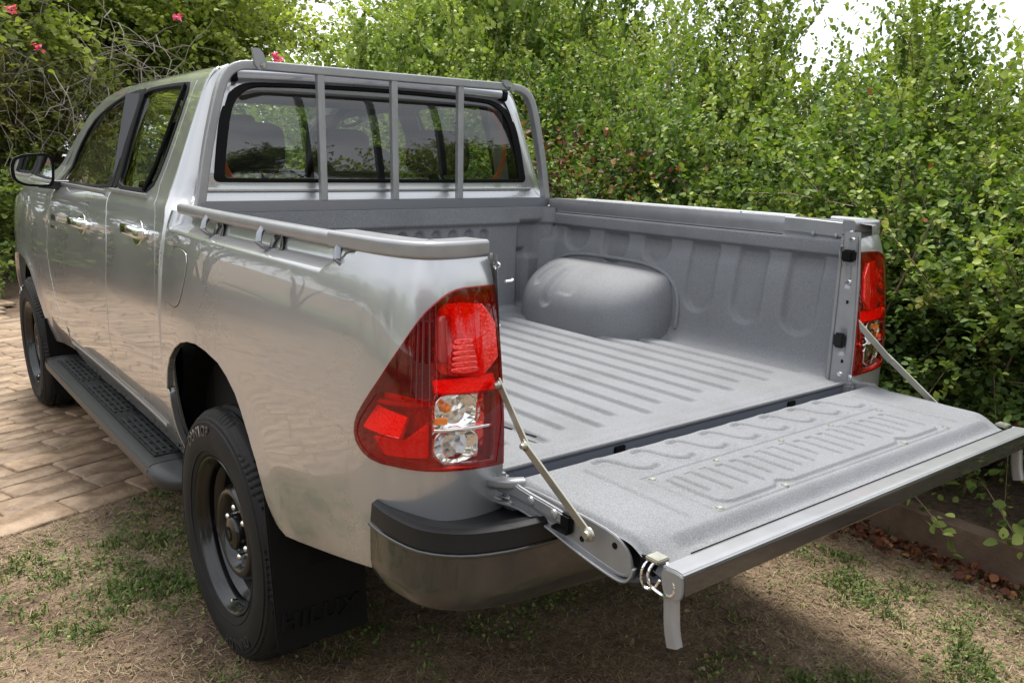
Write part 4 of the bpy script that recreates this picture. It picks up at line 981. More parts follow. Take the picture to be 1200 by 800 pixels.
# cab furniture seen through the windows
def seat(x, y, w, parent, hz=1.50):
    s_ = grid('seat_back', 14, 10, lambda a, b: (x+(a-.5)*w, y+.02+.10*(b)-.05*np.sin(a*math.pi), 1.36+.0*b-b*.55), M_seat, parent)
    hr = meshobj('headrest', *rounded(x, y+.02, hz, .30, .10, .19), M_seat, s_)
    for q in (-.06, .06): tube('headrest_post', [(x+q, y+.02, hz-.08), (x+q, y+.03, hz-.17)], .006, M_chrome, s_)
    return s_
def rounded(cx, cy, cz, sx, sy, sz, n=20, m_=12, p=.45):
    V = []; F = []
    for i in range(m_+1):
        ph = -math.pi/2+math.pi*i/m_
        for j in range(n):
            t = 2*math.pi*j/n; f_ = lambda v: math.copysign(abs(v)**p, v)
            V.append((cx+sx/2*f_(math.cos(ph))*f_(math.cos(t)), cy+sy/2*f_(math.cos(ph))*f_(math.sin(t)), cz+sz/2*f_(math.sin(ph))))
    for i in range(m_):
        for j in range(n): F.append((i*n+j, i*n+(j+1) % n, (i+1)*n+(j+1) % n, (i+1)*n+j))
    return V, F
seat(-.46, 1.86, .50, TR, 1.515); seat(.40, 1.86, .50, TR, 1.515); seat(-.0, 1.86, .42, TR, 1.44)
seat(-.36, 2.75, .52, TR, 1.53); seat(.38, 2.75, .52, TR, 1.53)
box('parcel_shelf', (0, 1.80, 1.36), (1.30, .22, .05), M_seat, TR, bev=.01)
box('dashboard', (0, 3.85, 1.16), (1.35, .45, .22), M_dash, TR, bev=.05)
lathe('steering_wheel', [(.0, .17), (.012, .182), (.0, .195), (-.012, .182), (0, .17)], M_seat, TR, 'y', (.36, 3.45, 1.22), 32)
box('interior_mirror', (0, 3.25, 1.66), (.22, .03, .06), M_trimk, TR, bev=.01)
grid('headlining', 12, 12, lambda a, b: ((a*2-1)*.585, 1.70+b*1.40, 1.742+0*a), M_headliner, TR)
for s in (-1, 1):
    tr = grid('rear_pillar_lining', 8, 8, lambda a, b: (s*(.60+.055*(1-b)), 1.70+a*.10, 1.40+b*.33), M_headliner, TR)
    sweep('seat_belt', smoothpath([(s*.545, 1.695, 1.70), (s*.600, 1.695, 1.62), (s*.625, 1.695, 1.53), (s*.60, 1.70, 1.44), (s*.57, 1.71, 1.40)], 4), rrect(.022, .004, .001, 1), M_orange, TR, up=(0, 1, 0))
    grid('door_lining', 12, 8, lambda a, b: (s*.775, 1.75+a*2.0, .62+b*.69), M_seat, TR)
    sweep('grab_handle', smoothpath([(s*.57, 2.9, 1.68), (s*.55, 2.95, 1.655), (s*.55, 3.08, 1.65), (s*.57, 3.12, 1.67)], 3), circ(.01, 6), M_trimk, TR)
    sweep('pillar_lining', [(s*.66, 2.55, 1.72), (s*.76, 2.50, 1.34)], rrect(.09, .04, .01), M_gplast, TR)
grid('cab_back_lining', 10, 10, lambda a, b: ((a*2-1)*.74, 1.64+0*a, .62+b*.77), M_seat, TR)
box('white_book', (-.12, 1.86, 1.398), (.20, .14, .012), M_white, TR, bev=.003)
# mirrored right flank
for o in (bed_side, rear_door, front_door, cab_strip, fender, corner, lamp, fl, wl, wl2, st, mir, bed_wall, wheel_box, rail, cap)[:]:
    if o in (fl, cap, ): continue
    nm = {'bed_side_liner': 'bed_side_liner'}.get(o.name.split('.')[0])
    c = mirror(o, TR)
    for ch in o.children: mirror(ch, c)
for hk in [o for o in TR.children if o.name.startswith('rope_hook')]:
    c = mirror(hk, TR)
    for ch in hk.children: mirror(ch, c)
for f_ in (fl1, fl2):
    c = mirror(f_, TR)
# ------------------------------------------------------------------ ground
M_soil = mat('bare_soil_with_dry_thatch', (.12, .08, .05), .95)
a1 = noise(M_soil, 1.3, 6, .6); a2 = noise(M_soil, 26, 5, .65); a3 = noise(M_soil, 130, 3, .6)
q1 = ramp(M_soil, a1.outputs['Fac'], [(.36, (.13, .082, .052)), (.50, (.22, .155, .10)), (.64, (.30, .23, .15))])
q2 = ramp(M_soil, a2.outputs['Fac'], [(.30, (.50, .46, .42)), (.55, (1, 1, 1)), (.75, (1.35, 1.3, 1.2))])
q3 = ramp(M_soil, a3.outputs['Fac'], [(.30, (.55, .52, .5)), (.55, (1, 1, 1)), (.72, (1.7, 1.65, 1.5))])
m1 = N(M_soil, 'ShaderNodeMix', data_type='RGBA', blend_type='MULTIPLY'); m1.inputs['Factor'].default_value = 1
m2 = N(M_soil, 'ShaderNodeMix', data_type='RGBA', blend_type='MULTIPLY'); m2.inputs['Factor'].default_value = 1
LK(M_soil, q1.outputs[0], m1.inputs['A']); LK(M_soil, q2.outputs[0], m1.inputs['B']); LK(M_soil, m1.outputs['Result'], m2.inputs['A']); LK(M_soil, q3.outputs[0], m2.inputs['B'])
LK(M_soil, m2.outputs['Result'], B(M_soil).inputs['Base Color'])
bb = bump(M_soil, a3.outputs['Fac'], .9, .012); bb2 = bump(M_soil, a2.outputs['Fac'], .8, .03, bb.outputs[0]); LK(M_soil, bb2.outputs[0], B(M_soil).inputs['Normal'])
M_stone = mat('stamped_paver_stone', (.4, .3, .2), .62)
oi = N(M_stone, 'ShaderNodeObjectInfo'); s1 = noise(M_stone, 9, 6, .62); s2 = noise(M_stone, 3, 4, .6); s3 = noise(M_stone, 70, 4, .6)
t1 = ramp(M_stone, s1.outputs['Fac'], [(.30, (.075, .042, .024)), (.42, (.185, .120, .072)), (.58, (.265, .187, .120)), (.78, (.33, .25, .175))])
t2 = ramp(M_stone, oi.outputs['Random'], [(0, (.80, .78, .76)), (.5, (1, 1, 1)), (1, (1.12, 1.10, 1.06))])
t3 = ramp(M_stone, s2.outputs['Fac'], [(.34, (.52, .47, .42)), (.50, (1, 1, 1))])
m1 = N(M_stone, 'ShaderNodeMix', data_type='RGBA', blend_type='MULTIPLY'); m1.inputs['Factor'].default_value = 1
m2 = N(M_stone, 'ShaderNodeMix', data_type='RGBA', blend_type='MULTIPLY'); m2.inputs['Factor'].default_value = 1
LK(M_stone, t1.outputs[0], m1.inputs['A']); LK(M_stone, t2.outputs[0], m1.inputs['B']); LK(M_stone, m1.outputs['Result'], m2.inputs['A']); LK(M_stone, t3.outputs[0], m2.inputs['B'])
LK(M_stone, m2.outputs['Result'], B(M_stone).inputs['Base Color'])
bs = bump(M_stone, s3.outputs['Fac'], .5, .006); bs2 = bump(M_stone, s1.outputs['Fac'], .7, .012, bs.outputs[0]); LK(M_stone, bs2.outputs[0], B(M_stone).inputs['Normal'])
M_joint = mat('paver_joint_grit', (.10, .075, .055), .95)
jn = noise(M_joint, 60, 4); LK(M_joint, ramp(M_joint, jn.outputs['Fac'], [(.35, (.07, .05, .036)), (.7, (.15, .115, .085))]).outputs[0], B(M_joint).inputs['Base Color'])
M_kerb = mat('brown_weathered_concrete', (.16, .10, .065), .9)
kn = noise(M_kerb, 5, 6, .65); LK(M_kerb, ramp(M_kerb, kn.outputs['Fac'], [(.3, (.075, .046, .031)), (.55, (.14, .092, .062)), (.75, (.19, .14, .10))]).outputs[0], B(M_kerb).inputs['Base Color'])
kb = bump(M_kerb, noise(M_kerb, 90, 4).outputs['Fac'], .5, .006); LK(M_kerb, kb.outputs[0], B(M_kerb).inputs['Normal'])
M_lawn = mat('far_lawn', (.05, .09, .02), .9)
ln = noise(M_lawn, 8, 5); LK(M_lawn, ramp(M_lawn, ln.outputs['Fac'], [(.35, (.035, .065, .014)), (.7, (.09, .13, .035))]).outputs[0], B(M_lawn).inputs['Base Color'])

def hsh(n, seed=3):
    r_ = np.random.default_rng(seed); g_ = r_.random((n, n)); return g_
_NG = hsh(64)
def vnoise(x, y, s):
    x = np.asarray(x)*s; y = np.asarray(y)*s; xi = np.floor(x).astype(int); yi = np.floor(y).astype(int); fx = x-xi; fy = y-yi
    fx = fx*fx*(3-2*fx); fy = fy*fy*(3-2*fy); G_ = lambda a, b: _NG[a % 64, b % 64]
    return (G_(xi, yi)*(1-fx)+G_(xi+1, yi)*fx)*(1-fy)+(G_(xi, yi+1)*(1-fx)+G_(xi+1, yi+1)*fx)*fy
def fbm(x, y, s): return vnoise(x, y, s)*.5+vnoise(x+9.1, y+3.7, s*2.1)*.3+vnoise(x+2.2, y+7.7, s*4.3)*.2
# paved area: everything beyond the line through E0 with direction ED
E0 = np.array([-1.345, 2.33]); ED = np.array([.95, .29]); ED /= np.linalg.norm(ED); EN = np.array([-ED[1], ED[0]])
def pav(x, y): return (x-E0[0])*EN[0]+(y-E0[1])*EN[1]
def gz(x, y):
    z = -.022+.034*(fbm(x, y, 1.1)-.5)+.020*(fbm(x, y, 7)-.5)+.012*(fbm(x+3, y, 19)-.5)
    p_ = pav(x, y); z = z*(1-ss(-.15, .1, p_))+(-.05)*ss(-.02, .12, p_)
    w = ss(1.50, 1.66, x); z = z*(1-w)+(-.02+.02*fbm(x, y, 3))*w
    return z
gx = np.concatenate([[-150, -80, -40, -22, -12, -7, -4.5], np.linspace(-3.2, 2.4, 260), [3.2, 4.2, 6, 9, 14, 25, 50, 90, 150]])
gy = np.concatenate([[-150, -80, -40, -20, -10, -6, -3.5], np.linspace(-2.0, 3.2, 250), [4.0, 5, 6.5, 9, 13, 20, 35, 60, 100, 150]])
GX, GY = np.meshgrid(gx, gy, indexing='ij'); GZ = gz(GX, GY)
X = np.stack([GX, GY, GZ], -1).reshape(-1, 3); idx = np.arange(len(gx)*len(gy)).reshape(len(gx), len(gy))
F = np.stack([idx[:-1, :-1], idx[1:, :-1], idx[1:, 1:], idx[:-1, 1:]], -1).reshape(-1, 4)
bigmesh('ground', X, F, M_soil, None, smooth=True, kind='structure')
# paving bed (grit in the joints) and single stones laid in courses
def tow(s, t): return E0+ED*s+EN*t
V = [(*tow(-9, .02), -.012), (*tow(2.2, .02), -.012), (*tow(2.2, 12.5), -.012), (*tow(-9, 12.5), -.012)]
PAV = meshobj('paving', V, [(0, 1, 2, 3)], M_joint, None, smooth=False, kind='structure')
stone_meshes = {}
def stone_mesh(L, W, seed):
    key = (round(L, 2), round(W, 2), seed)
    if key in stone_meshes: return stone_meshes[key]
    r_ = random.Random(seed*7919+int(L*100)*31+int(W*100)); n, m_ = 7, 4; V = []; F = []
    L_, W_ = L/2-.0032, W/2-.0032
    xs_ = [-L_, -L_+.009]+[-L_+.009+(2*L_-.018)*q/4 for q in (1, 2, 3)]+[L_-.009, L_]; ys_ = [-W_, -W_+.009, 0, W_-.009, W_]
    n, m_ = 7, 5
    for i in range(n):
        for j in range(m_):
            x, y = xs_[i], ys_[j]; e = (i in (0, n-1)) or (j in (0, m_-1)); z = r_.uniform(-.0016, .0016)-(.0055 if e else 0)
            if i in (0, n-1): x += r_.uniform(-.003, .003)
            if j in (0, m_-1): y += r_.uniform(-.003, .003)
            V.append((x, y, z))
    for i in range(n-1):
        for j in range(m_-1): F.append((i*m_+j, (i+1)*m_+j, (i+1)*m_+j+1, i*m_+j+1))
    ring = [i*m_ for i in range(n)]+[(n-1)*m_+j for j in range(1, m_)]+[i*m_+m_-1 for i in range(n-2, -1, -1)]+[j for j in range(m_-2, 0, -1)]
    b0 = len(V)
    for q in ring: V.append((V[q][0]*1.01, V[q][1]*1.01, -.03))
    for q in range(len(ring)): F.append((ring[q], b0+q, b0+(q+1) % len(ring), ring[(q+1) % len(ring)]))
    me = bpy.data.meshes.new('paver'); me.from_pydata(V, [], F); me.update(); me.polygons.foreach_set('use_smooth', [True]*len(me.polygons)); me.materials.append(M_stone)
    stone_meshes[key] = me; return me
cells_ = []; t = 0.0; row = 0; pr = random.Random(11)
while t < 12:
    W = pr.choice([.135, .155, .175, .20]) if t < 5 else pr.choice([.20, .24, .28]); s = -8.5+pr.random()*.4
    while s < 2.0:
        L = pr.choice([.20, .26, .31, .36, .42, .50]) * (1 if t < 5 else 1.35); c = tow(s+L/2, t+W/2); cells_.append((c[0], c[1], L, W, pr.randrange(4))); s += L
    t += W; row += 1
def vis(c):
    v = Vector((c[0], c[1], 0))-CAM; x = v.dot(Vector(cr)); y = v.dot(Vector(cu)); d = v.dot(Vector(cf))
    if d < .3: return 1e3+v.length
    px, py = 600+994*x/d, 410-994*y/d
    out = 0 if (-60 < px < 480 and py < 880) else 40
    return v.length+out
cells_.sort(key=vis)
ang = math.atan2(ED[1], ED[0]); restV = []; restF = []
for i, (x, y, L, W, sd_) in enumerate(cells_):
    me = stone_mesh(L, W, sd_)
    rz_ = ang+pr.uniform(-.008, .008); zz = .0+pr.uniform(-.003, .003)
    if i < 298:
        o = bpy.data.objects.new('paver', me); o.location = (x, y, zz); o.rotation_euler = (pr.uniform(-.006, .006), pr.uniform(-.006, .006), rz_); link(o, PAV)
    else:
        b0 = len(restV); c_, s_ = math.cos(rz_), math.sin(rz_)
        restV += [(x+v.co.x*c_-v.co.y*s_, y+v.co.x*s_+v.co.y*c_, zz+v.co.z) for v in me.vertices]; restF += [[b0+k for k in p.vertices] for p in me.polygons]
M_stone2 = M_stone
meshobj('paver_field', restV, restF, M_stone, PAV, kind='stuff')
# ------------------------------------------------------------------ low retaining edge on the right
V = []; F = []; kp = [(1.78, -2.5), (1.62, -.30), (1.66, .5), (1.60, 1.1), (1.60, 3), (1.62, 6), (1.7, 9)]
kb_ = sweep('garden_edging', [(x+.04, y, .035) for x, y in smoothpath([(a, b, 0) for a, b in kp], 6) for _ in (0,)] if False else [(p[0]+.045, p[1], .055) for p in smoothpath([(a, b, 0) for a, b in kp], 6)], rrect(.09, .16, .012, 2), M_kerb, None, label='low brown concrete garden edging below the hedge', cat='edging')
# soil bank behind it
grid('hedge_bank', 12, 60, lambda a, b: (1.68+a*2.6, -2.6+b*12.5, .085+.05*a+.02*np.sin(b*40+a*9)), M_soil, None, kind='structure')

# ------------------------------------------------------------------ foliage
def leafmat(name, stops, rough=.6, trans=.25):
    m = mat(name, (.05, .09, .02), rough, spec=.22); a = N(m, 'ShaderNodeAttribute', attribute_name='tone'); r_ = ramp(m, a.outputs['Fac'], stops)
    LK(m, r_.outputs[0], B(m).inputs['Base Color'])
    tl = N(m, 'ShaderNodeBsdfTranslucent'); ms = N(m, 'ShaderNodeMixShader'); ms.inputs['Fac'].default_value = trans
    br = N(m, 'ShaderNodeMix', data_type='RGBA', blend_type='MULTIPLY'); br.inputs['Factor'].default_value = 1; br.inputs['B'].default_value = (1.3, 1.5, .55, 1)
    LK(m, r_.outputs[0], br.inputs['A']); LK(m, br.outputs['Result'], tl.inputs['Color'])
    out = m.node_tree.nodes['Material Output']; LK(m, B(m).outputs[0], ms.inputs[1]); LK(m, tl.outputs[0], ms.inputs[2]); LK(m, ms.outputs[0], out.inputs['Surface'])
    return m
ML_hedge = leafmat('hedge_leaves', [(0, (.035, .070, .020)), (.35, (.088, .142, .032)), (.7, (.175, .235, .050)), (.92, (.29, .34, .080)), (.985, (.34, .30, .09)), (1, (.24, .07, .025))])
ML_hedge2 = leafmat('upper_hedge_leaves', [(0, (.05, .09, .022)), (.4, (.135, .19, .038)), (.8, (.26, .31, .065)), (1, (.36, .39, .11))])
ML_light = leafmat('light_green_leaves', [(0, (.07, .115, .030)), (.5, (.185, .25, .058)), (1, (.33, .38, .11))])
ML_lifted = leafmat('light_lifted_green_leaves', [(0, (.12, .15, .045)), (.5, (.30, .34, .095)), (1, (.46, .46, .16))], trans=.45)  # leaf tones raised so that backlit crowns look lit
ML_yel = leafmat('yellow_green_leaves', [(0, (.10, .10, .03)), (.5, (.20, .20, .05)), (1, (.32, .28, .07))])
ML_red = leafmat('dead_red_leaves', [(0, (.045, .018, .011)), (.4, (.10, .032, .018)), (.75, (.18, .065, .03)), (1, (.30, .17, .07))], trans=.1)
ML_pink = leafmat('pink_petals', [(0, (.55, .05, .16)), (1, (.8, .16, .32))])
ML_grass = leafmat('grass_blades', [(0, (.06, .10, .025)), (.45, (.14, .185, .050)), (.75, (.23, .25, .080)), (1, (.34, .28, .13))], trans=.15)
ML_straw = leafmat('dry_straw', [(0, (.11, .07, .038)), (.6, (.23, .165, .095)), (1, (.36, .29, .18))], trans=.05)
M_bark = mat('dark_bark', (.06, .045, .035), .9)
bn = noise(M_bark, 20, 5); LK(M_bark, ramp(M_bark, bn.outputs['Fac'], [(.3, (.03, .022, .016)), (.7, (.12, .09, .065))]).outputs[0], B(M_bark).inputs['Base Color'])
M_twig = mat('pale_twigs', (.20, .14, .09), .85)
M_deadw = mat('dead_grey_twigs', (.34, .29, .25), .9)

def leaves(P, D, size, rg, tone, up=.5, round_=.42, curl=.25):
    """leaf blades at P growing along D; 4 triangles each"""
    n = len(P); D = D/(np.linalg.norm(D, axis=1, keepdims=True)+1e-9)
    nrm = rg.normal(size=(n, 3))*.55; nrm[:, 2] += up+.6; nrm /= np.linalg.norm(nrm, axis=1, keepdims=True)
    S_ = np.cross(D, nrm); S_ /= np.linalg.norm(S_, axis=1, keepdims=True)+1e-9; U = np.cross(S_, D)
    L = size*(.65+.7*rg.random(n))[:, None]; w = L*round_
    base = P; tip = P+D*L-U*L*curl*.5; q = lambda f, g, sg, c_: P+D*L*f+S_*w*g*sg+U*(w*.25*g-L*curl*c_)
    V = np.stack([base, q(.22, .78, -1, 0), q(.52, 1.0, -1, .1), q(.82, .62, -1, .3), tip, q(.82, .62, 1, .3), q(.52, 1.0, 1, .1), q(.22, .78, 1, 0)], 1).reshape(-1, 3); b = (np.arange(n)*8)[:, None]
    F = np.concatenate([b+np.array([[0, 7, 6, 5, 4]]), b+np.array([[0, 4, 3, 2, 1]])], 1).reshape(-1, 5)
    return V, F, np.repeat(tone, 8)
def shrub_data(seed, R, n_tw, n_lf, size, twl=.5, flat=.55, tone_hi=1.0, droop=0.0, low=.15):
    """twigs fanning out of the crown's mass, leaves set alternately along each twig; returns leaf and twig data"""
    rg = np.random.default_rng(seed); R = np.array(R)
    nb = max(18, n_tw//26); bd = rg.normal(size=(nb, 3)); bd[:, 2] = np.abs(bd[:, 2])*1.0-.30; bd /= np.linalg.norm(bd, axis=1, keepdims=True)
    bl_ = rg.uniform(.62, 1.10, nb)*(1+.12*np.sin(bd[:, 0]*5+seed))
    which = rg.integers(0, nb, n_tw); f_ = rg.random(n_tw)**.6; loose = rg.random(n_tw) < .13
    d = bd[which]; start = d*R*(bl_[which]*(.35+.62*f_))[:, None]+rg.normal(size=(n_tw, 3))*.085*twl/.5
    d2 = rg.normal(size=(n_tw, 3)); d2[:, 2] = np.abs(d2[:, 2])-.25; d2 /= np.linalg.norm(d2, axis=1, keepdims=True)
    start = np.where(loose[:, None], d2*R*rg.uniform(.2, .8, n_tw)[:, None], start); d = np.where(loose[:, None], d2, d)
    start[:, 2] = np.maximum(start[:, 2], low*R[2]*(-.8))
    dr = d*1.0+rg.normal(size=(n_tw, 3))*.45; dr[:, 2] += .32-droop; dr /= np.linalg.norm(dr, axis=1, keepdims=True)
    L = twl*(.40+.85*rg.random(n_tw)**1.3); bend = rg.normal(size=(n_tw, 3))*.25; bend[:, 2] -= .30+droop
    t = np.linspace(.12, 1, n_lf)[None, :, None]
    P = start[:, None]+dr[:, None]*L[:, None, None]*t+bend[:, None]*(L[:, None, None]*t**2)*.6
    P = P+rg.normal(size=P.shape)*.008*twl/.5
    sv = np.cross(dr, np.array([0, 0, 1.0])+rg.normal(size=dr.shape)*.4); sv /= np.linalg.norm(sv, axis=1, keepdims=True)+1e-9
    alt = np.where(np.arange(n_lf) % 2 == 0, 1., -1.)[None, :, None]
    D = dr[:, None]*.6+sv[:, None]*alt*.8+rg.normal(size=(n_tw, n_lf, 3))*.28
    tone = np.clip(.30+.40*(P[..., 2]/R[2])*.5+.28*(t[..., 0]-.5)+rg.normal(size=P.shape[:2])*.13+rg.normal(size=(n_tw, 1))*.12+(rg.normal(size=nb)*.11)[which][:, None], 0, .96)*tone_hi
    red = rg.random(P.shape[:2]) < .0016; tone = np.where(red, 1.0, tone)
    Vl, Fl, Tl = leaves(P.reshape(-1, 3), D.reshape(-1, 3), size, rg, tone.reshape(-1))
    # twigs as thin three-sided sticks
    m_ = min(n_tw, 420); sel = rg.choice(n_tw, m_, replace=False); tt = np.array([0, .5, 1.0])
    C_ = start[sel][:, None]+dr[sel][:, None]*L[sel][:, None, None]*tt[None, :, None]+bend[sel][:, None]*(L[sel][:, None, None]*(tt**2)[None, :, None])*.6
    rad = np.array([.0045, .0032, .0012]); ofs_ = np.array([[1, 0, 0], [-.5, .87, 0], [-.5, -.6, .6]])
    Vt = (C_[:, :, None]+ofs_[None, None]*rad[None, :, None, None]).reshape(-1, 3); b = (np.arange(m_)*9)[:, None]
    q = []
    for s_ in (0, 3):
        for j in range(3): q.append([s_+j, s_+(j+1) % 3, s_+3+(j+1) % 3, s_+3+j])
    Ft = (b[:, None]+np.array(q)[None]).reshape(-1, 4)
    return (Vl, Fl, Tl), (Vt, Ft)
def limbs(seed, H, n, r0, spread, up=1.0):
    rg = random.Random(seed); V = []; F = []
    for i in range(n):
        a = rg.uniform(0, 6.28); p = Vector((rg.uniform(-.1, .1), rg.uniform(-.1, .1), 0)); d = Vector((math.cos(a)*spread, math.sin(a)*spread, up)).normalized(); path = [p.copy()]
        for k in range(6):
            p = p+d*H/6; d = (d+Vector((rg.uniform(-.35, .35), rg.uniform(-.35, .35), rg.uniform(-.15, .3)))).normalized(); path.append(p.copy())
        v, f = sweep_vf(path, circ(r0*rg.uniform(.6, 1), 6), (0, .1, 1), scales=[1-.13*k for k in range(7)]); b0 = len(V); V += v; F += [[b0+q for q in ff] for ff in f]
    return V, F
def plant_proto(key, seed, R, n_tw, n_lf, size, mleaf, twl=.5, limb=(7, .018, .6), zc=.5, **kw):
    (Vl, Fl, Tl), (Vt, Ft) = shrub_data(seed, R, n_tw, n_lf, size, twl, **kw)
    Vl[:, 2] += R[2]*zc; Vt[:, 2] += R[2]*zc
    fm = bigmesh(key, Vl, Fl, mleaf, 'mesh', attr=Tl); tm = bigmesh(key+'_twigs', Vt, Ft, M_twig, 'mesh')
    V, F = limbs(seed, R[2]*1.1, *limb); lm = bpy.data.meshes.new(key+'_stems'); lm.from_pydata([tuple(v) for v in V], [], F); lm.update(); lm.polygons.foreach_set('use_smooth', [True]*len(lm.polygons)); lm.materials.append(M_bark)
    return fm, tm, lm
def place(name, proto, loc, rz, sc, label, cat, group, crown='foliage', stems='stems'):
    e = empty(name, loc, label, cat, group); e.rotation_euler = (0, 0, rz); e.scale = (sc[0], sc[1], sc[2]) if hasattr(sc, '__len__') else (sc,)*3
    for nm, me in ((crown, proto[0]), ('twigs', proto[1]), (stems, proto[2])):
        o = bpy.data.objects.new(nm, me); link(o, e)
    return e
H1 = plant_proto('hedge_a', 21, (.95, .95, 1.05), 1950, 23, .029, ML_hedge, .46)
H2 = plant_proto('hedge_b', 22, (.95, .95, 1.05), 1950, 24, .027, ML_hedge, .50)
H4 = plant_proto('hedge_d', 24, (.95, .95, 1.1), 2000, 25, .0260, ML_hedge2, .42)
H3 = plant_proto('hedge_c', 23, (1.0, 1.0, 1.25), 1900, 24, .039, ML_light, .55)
hedge = [ # x, y, scale(x,y,z), rz, proto, label
 (2.50, -.80, (1.0, 1.0, .98), .3, H1, 'round-leaved hedge shrub at the right edge, nearest the camera beyond the tailgate corner'),
 (2.45, .35, (1.0, 1.0, .84), 1.9, H2, 'round-leaved hedge shrub directly behind the right tail lamp and folding stay'),
 (3.45, -.1, (1.05, 1.05, 1.03), 4.2, H4, 'hedge shrub in the second row under the open white sky at top right'),
 (2.55, 1.45, (1.05, 1.0, .84), 2.6, H1, 'hedge shrub rising behind the rear half of the right bed rail'),
 (3.6, 1.3, (1.15, 1.15, 1.16), .8, H4, 'back-row hedge shrub whose top meets the white sky above the bed'),
 (4.7, .5, (1.15, 1.15, .84), 1.7, H4, 'fine-leaved shrub in the back row, partly closing the white sky at top right'),
 (4.9, 2.3, (1.2, 1.2, 1.22), 3.9, H4, 'fine-leaved tall shrub in the back row left of the white sky'),
 (2.65, 2.6, (1.1, 1.0, 1.0), 3.7, H2, 'hedge shrub with a dark hollow behind the middle of the right bed rail'),
 (3.8, 2.9, (1.2, 1.2, 1.35), 5.1, H4, 'tall back-row hedge shrub with dense crown above the middle of the bed'),
 (2.7, 3.8, (1.1, 1.05, 1.0), 1.1, H1, 'hedge shrub with red dead leaves just right of the cab headboard'),
 (3.9, 4.5, (1.25, 1.25, 1.5), 2.2, H4, 'tall bushy shrub above the right end of the headboard'),
 (2.8, 5.1, (1.1, 1.1, 1.1), 4.9, H4, 'hedge shrub seen through the right side of the rear window'),
 (4.0, 6.2, (1.3, 1.3, 1.55), .5, H3, 'feathery light green shrub above the middle of the headboard'),
 (2.9, 6.7, (1.2, 1.2, 1.2), 3.0, H3, 'light green shrub just above the cab roof, right of centre'),
 (3.9, 8.2, (1.45, 1.45, 1.25), 1.3, H3, 'light green feathery shrub above the left half of the headboard'),
 (2.9, 9.6, (1.4, 1.4, .98), 4.0, H3, 'pale green bush peeping over the cab roof beside the left bracket'),
 (5.6, 9.8, (1.6, 1.6, 1.35), 2.0, H3, 'rear-most light green bush filling the gap toward the far trees'),
]
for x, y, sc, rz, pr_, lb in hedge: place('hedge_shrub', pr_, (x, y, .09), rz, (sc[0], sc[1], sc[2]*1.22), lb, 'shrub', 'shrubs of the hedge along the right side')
# far trees and bushes on the left
T1 = plant_proto('tree_a', 31, (2.6, 2.6, 2.2), 1500, 26, .064, ML_lifted, 1.1, limb=(5, .12, .5), zc=1.25, droop=.1)
T2 = plant_proto('tree_b', 32, (2.4, 2.4, 2.0), 1400, 26, .066, ML_light, 1.0, limb=(4, .13, .5), zc=1.3)
trees = [
 (-1.2, 12.8, (1.1, 1.1, 1.2), .4, T1, 'dark green tree with leaning trunks at the far left beyond the wing mirror'),
 (1.9, 13.6, (1.15, 1.15, 1.3), 2.2, T1, 'dark green tree standing right above the front door of the truck'),
 (2.3, 14.8, (1.0, 1.0, 1.1), 4.4, T2, 'mid green tree above the left corner of the cab roof'),
 (-4.4, 14.5, (1.3, 1.3, 1.3), 1.2, T2, 'tree at the outermost left edge beyond the driveway'),
 (9.3, 14.2, (1.2, 1.2, 1.15), 5.0, T1, 'dark tree beside the small sky gap over the headboard'),
 (1.0, 18.0, (1.6, 1.6, 1.55), 3.1, T1, 'large dark tree in the second row behind the left trees'),
]
for x, y, sc, rz, pr_, lb in trees: place('tree', pr_, (x, y, 0), rz, sc, lb, 'tree', 'trees beyond the driveway', crown='crown', stems='trunk')
L1 = plant_proto('bush_a', 41, (1.1, 1.1, .75), 700, 20, .05, ML_light, .35)
Y1 = plant_proto('bush_b', 42, (.9, .9, .7), 500, 20, .045, ML_yel, .35)
place('bush', L1, (-.6, 9.9, 0), .4, (1.1, 1.0, 1.15), 'bright green low bush at the left edge behind the wing mirror', 'bush', None)
place('bush', L1, (-2.4, 11, 0), 2.0, (1.3, 1.2, 1.3), 'bright green low bush cut by the left edge of the photo', 'bush', None)
place('bush', Y1, (1.05, 9.6, 0), 1.0, (1.0, 1.0, 1.15), 'yellowish green bush between the wing mirror and the front pillar', 'bush', None)
place('bush', Y1, (2.3, 11.0, 0), 2.6, (1.2, 1.2, 1.1), 'yellowish bush behind the cab seen through the front door glass', 'bush', None)
# more crowns farther back close the view
for k, (x, y, sc_, r_, q_) in enumerate(((-2.9, 17.5, 1.35, .2, T1), (-.4, 16.2, 1.2, 1.9, T2), (1.4, 17.0, 1.3, 3.3, T1), (2.6, 19.8, 1.15, 5.4, T1), (-6.5, 18, 1.5, 2.7, T1), (11.5, 16.5, 1.2, .9, T2), (-.9, 13.6, .75, 4.0, T2), (.9, 12.0, .62, 1.0, T1), (-2.6, 13.2, .8, 5.2, T1))):
    place('tree', q_, (x, y, -.4), r_, sc_, ('back-row tree seen above the wing mirror, left one', 'pale back-row tree over the leaning trunks', 'back-row tree over the rear door window', 'back-row tree left of the sky gap', 'back-row tree beyond the left edge', 'pale back-row tree right of the sky gap', 'short pale tree just behind the thick leaning trunk', 'short dark tree between the thin trunk and the cab', 'short dark tree at the left edge behind the bright bush')[k], 'tree', 'trees beyond the driveway', crown='crown', stems='trunk')
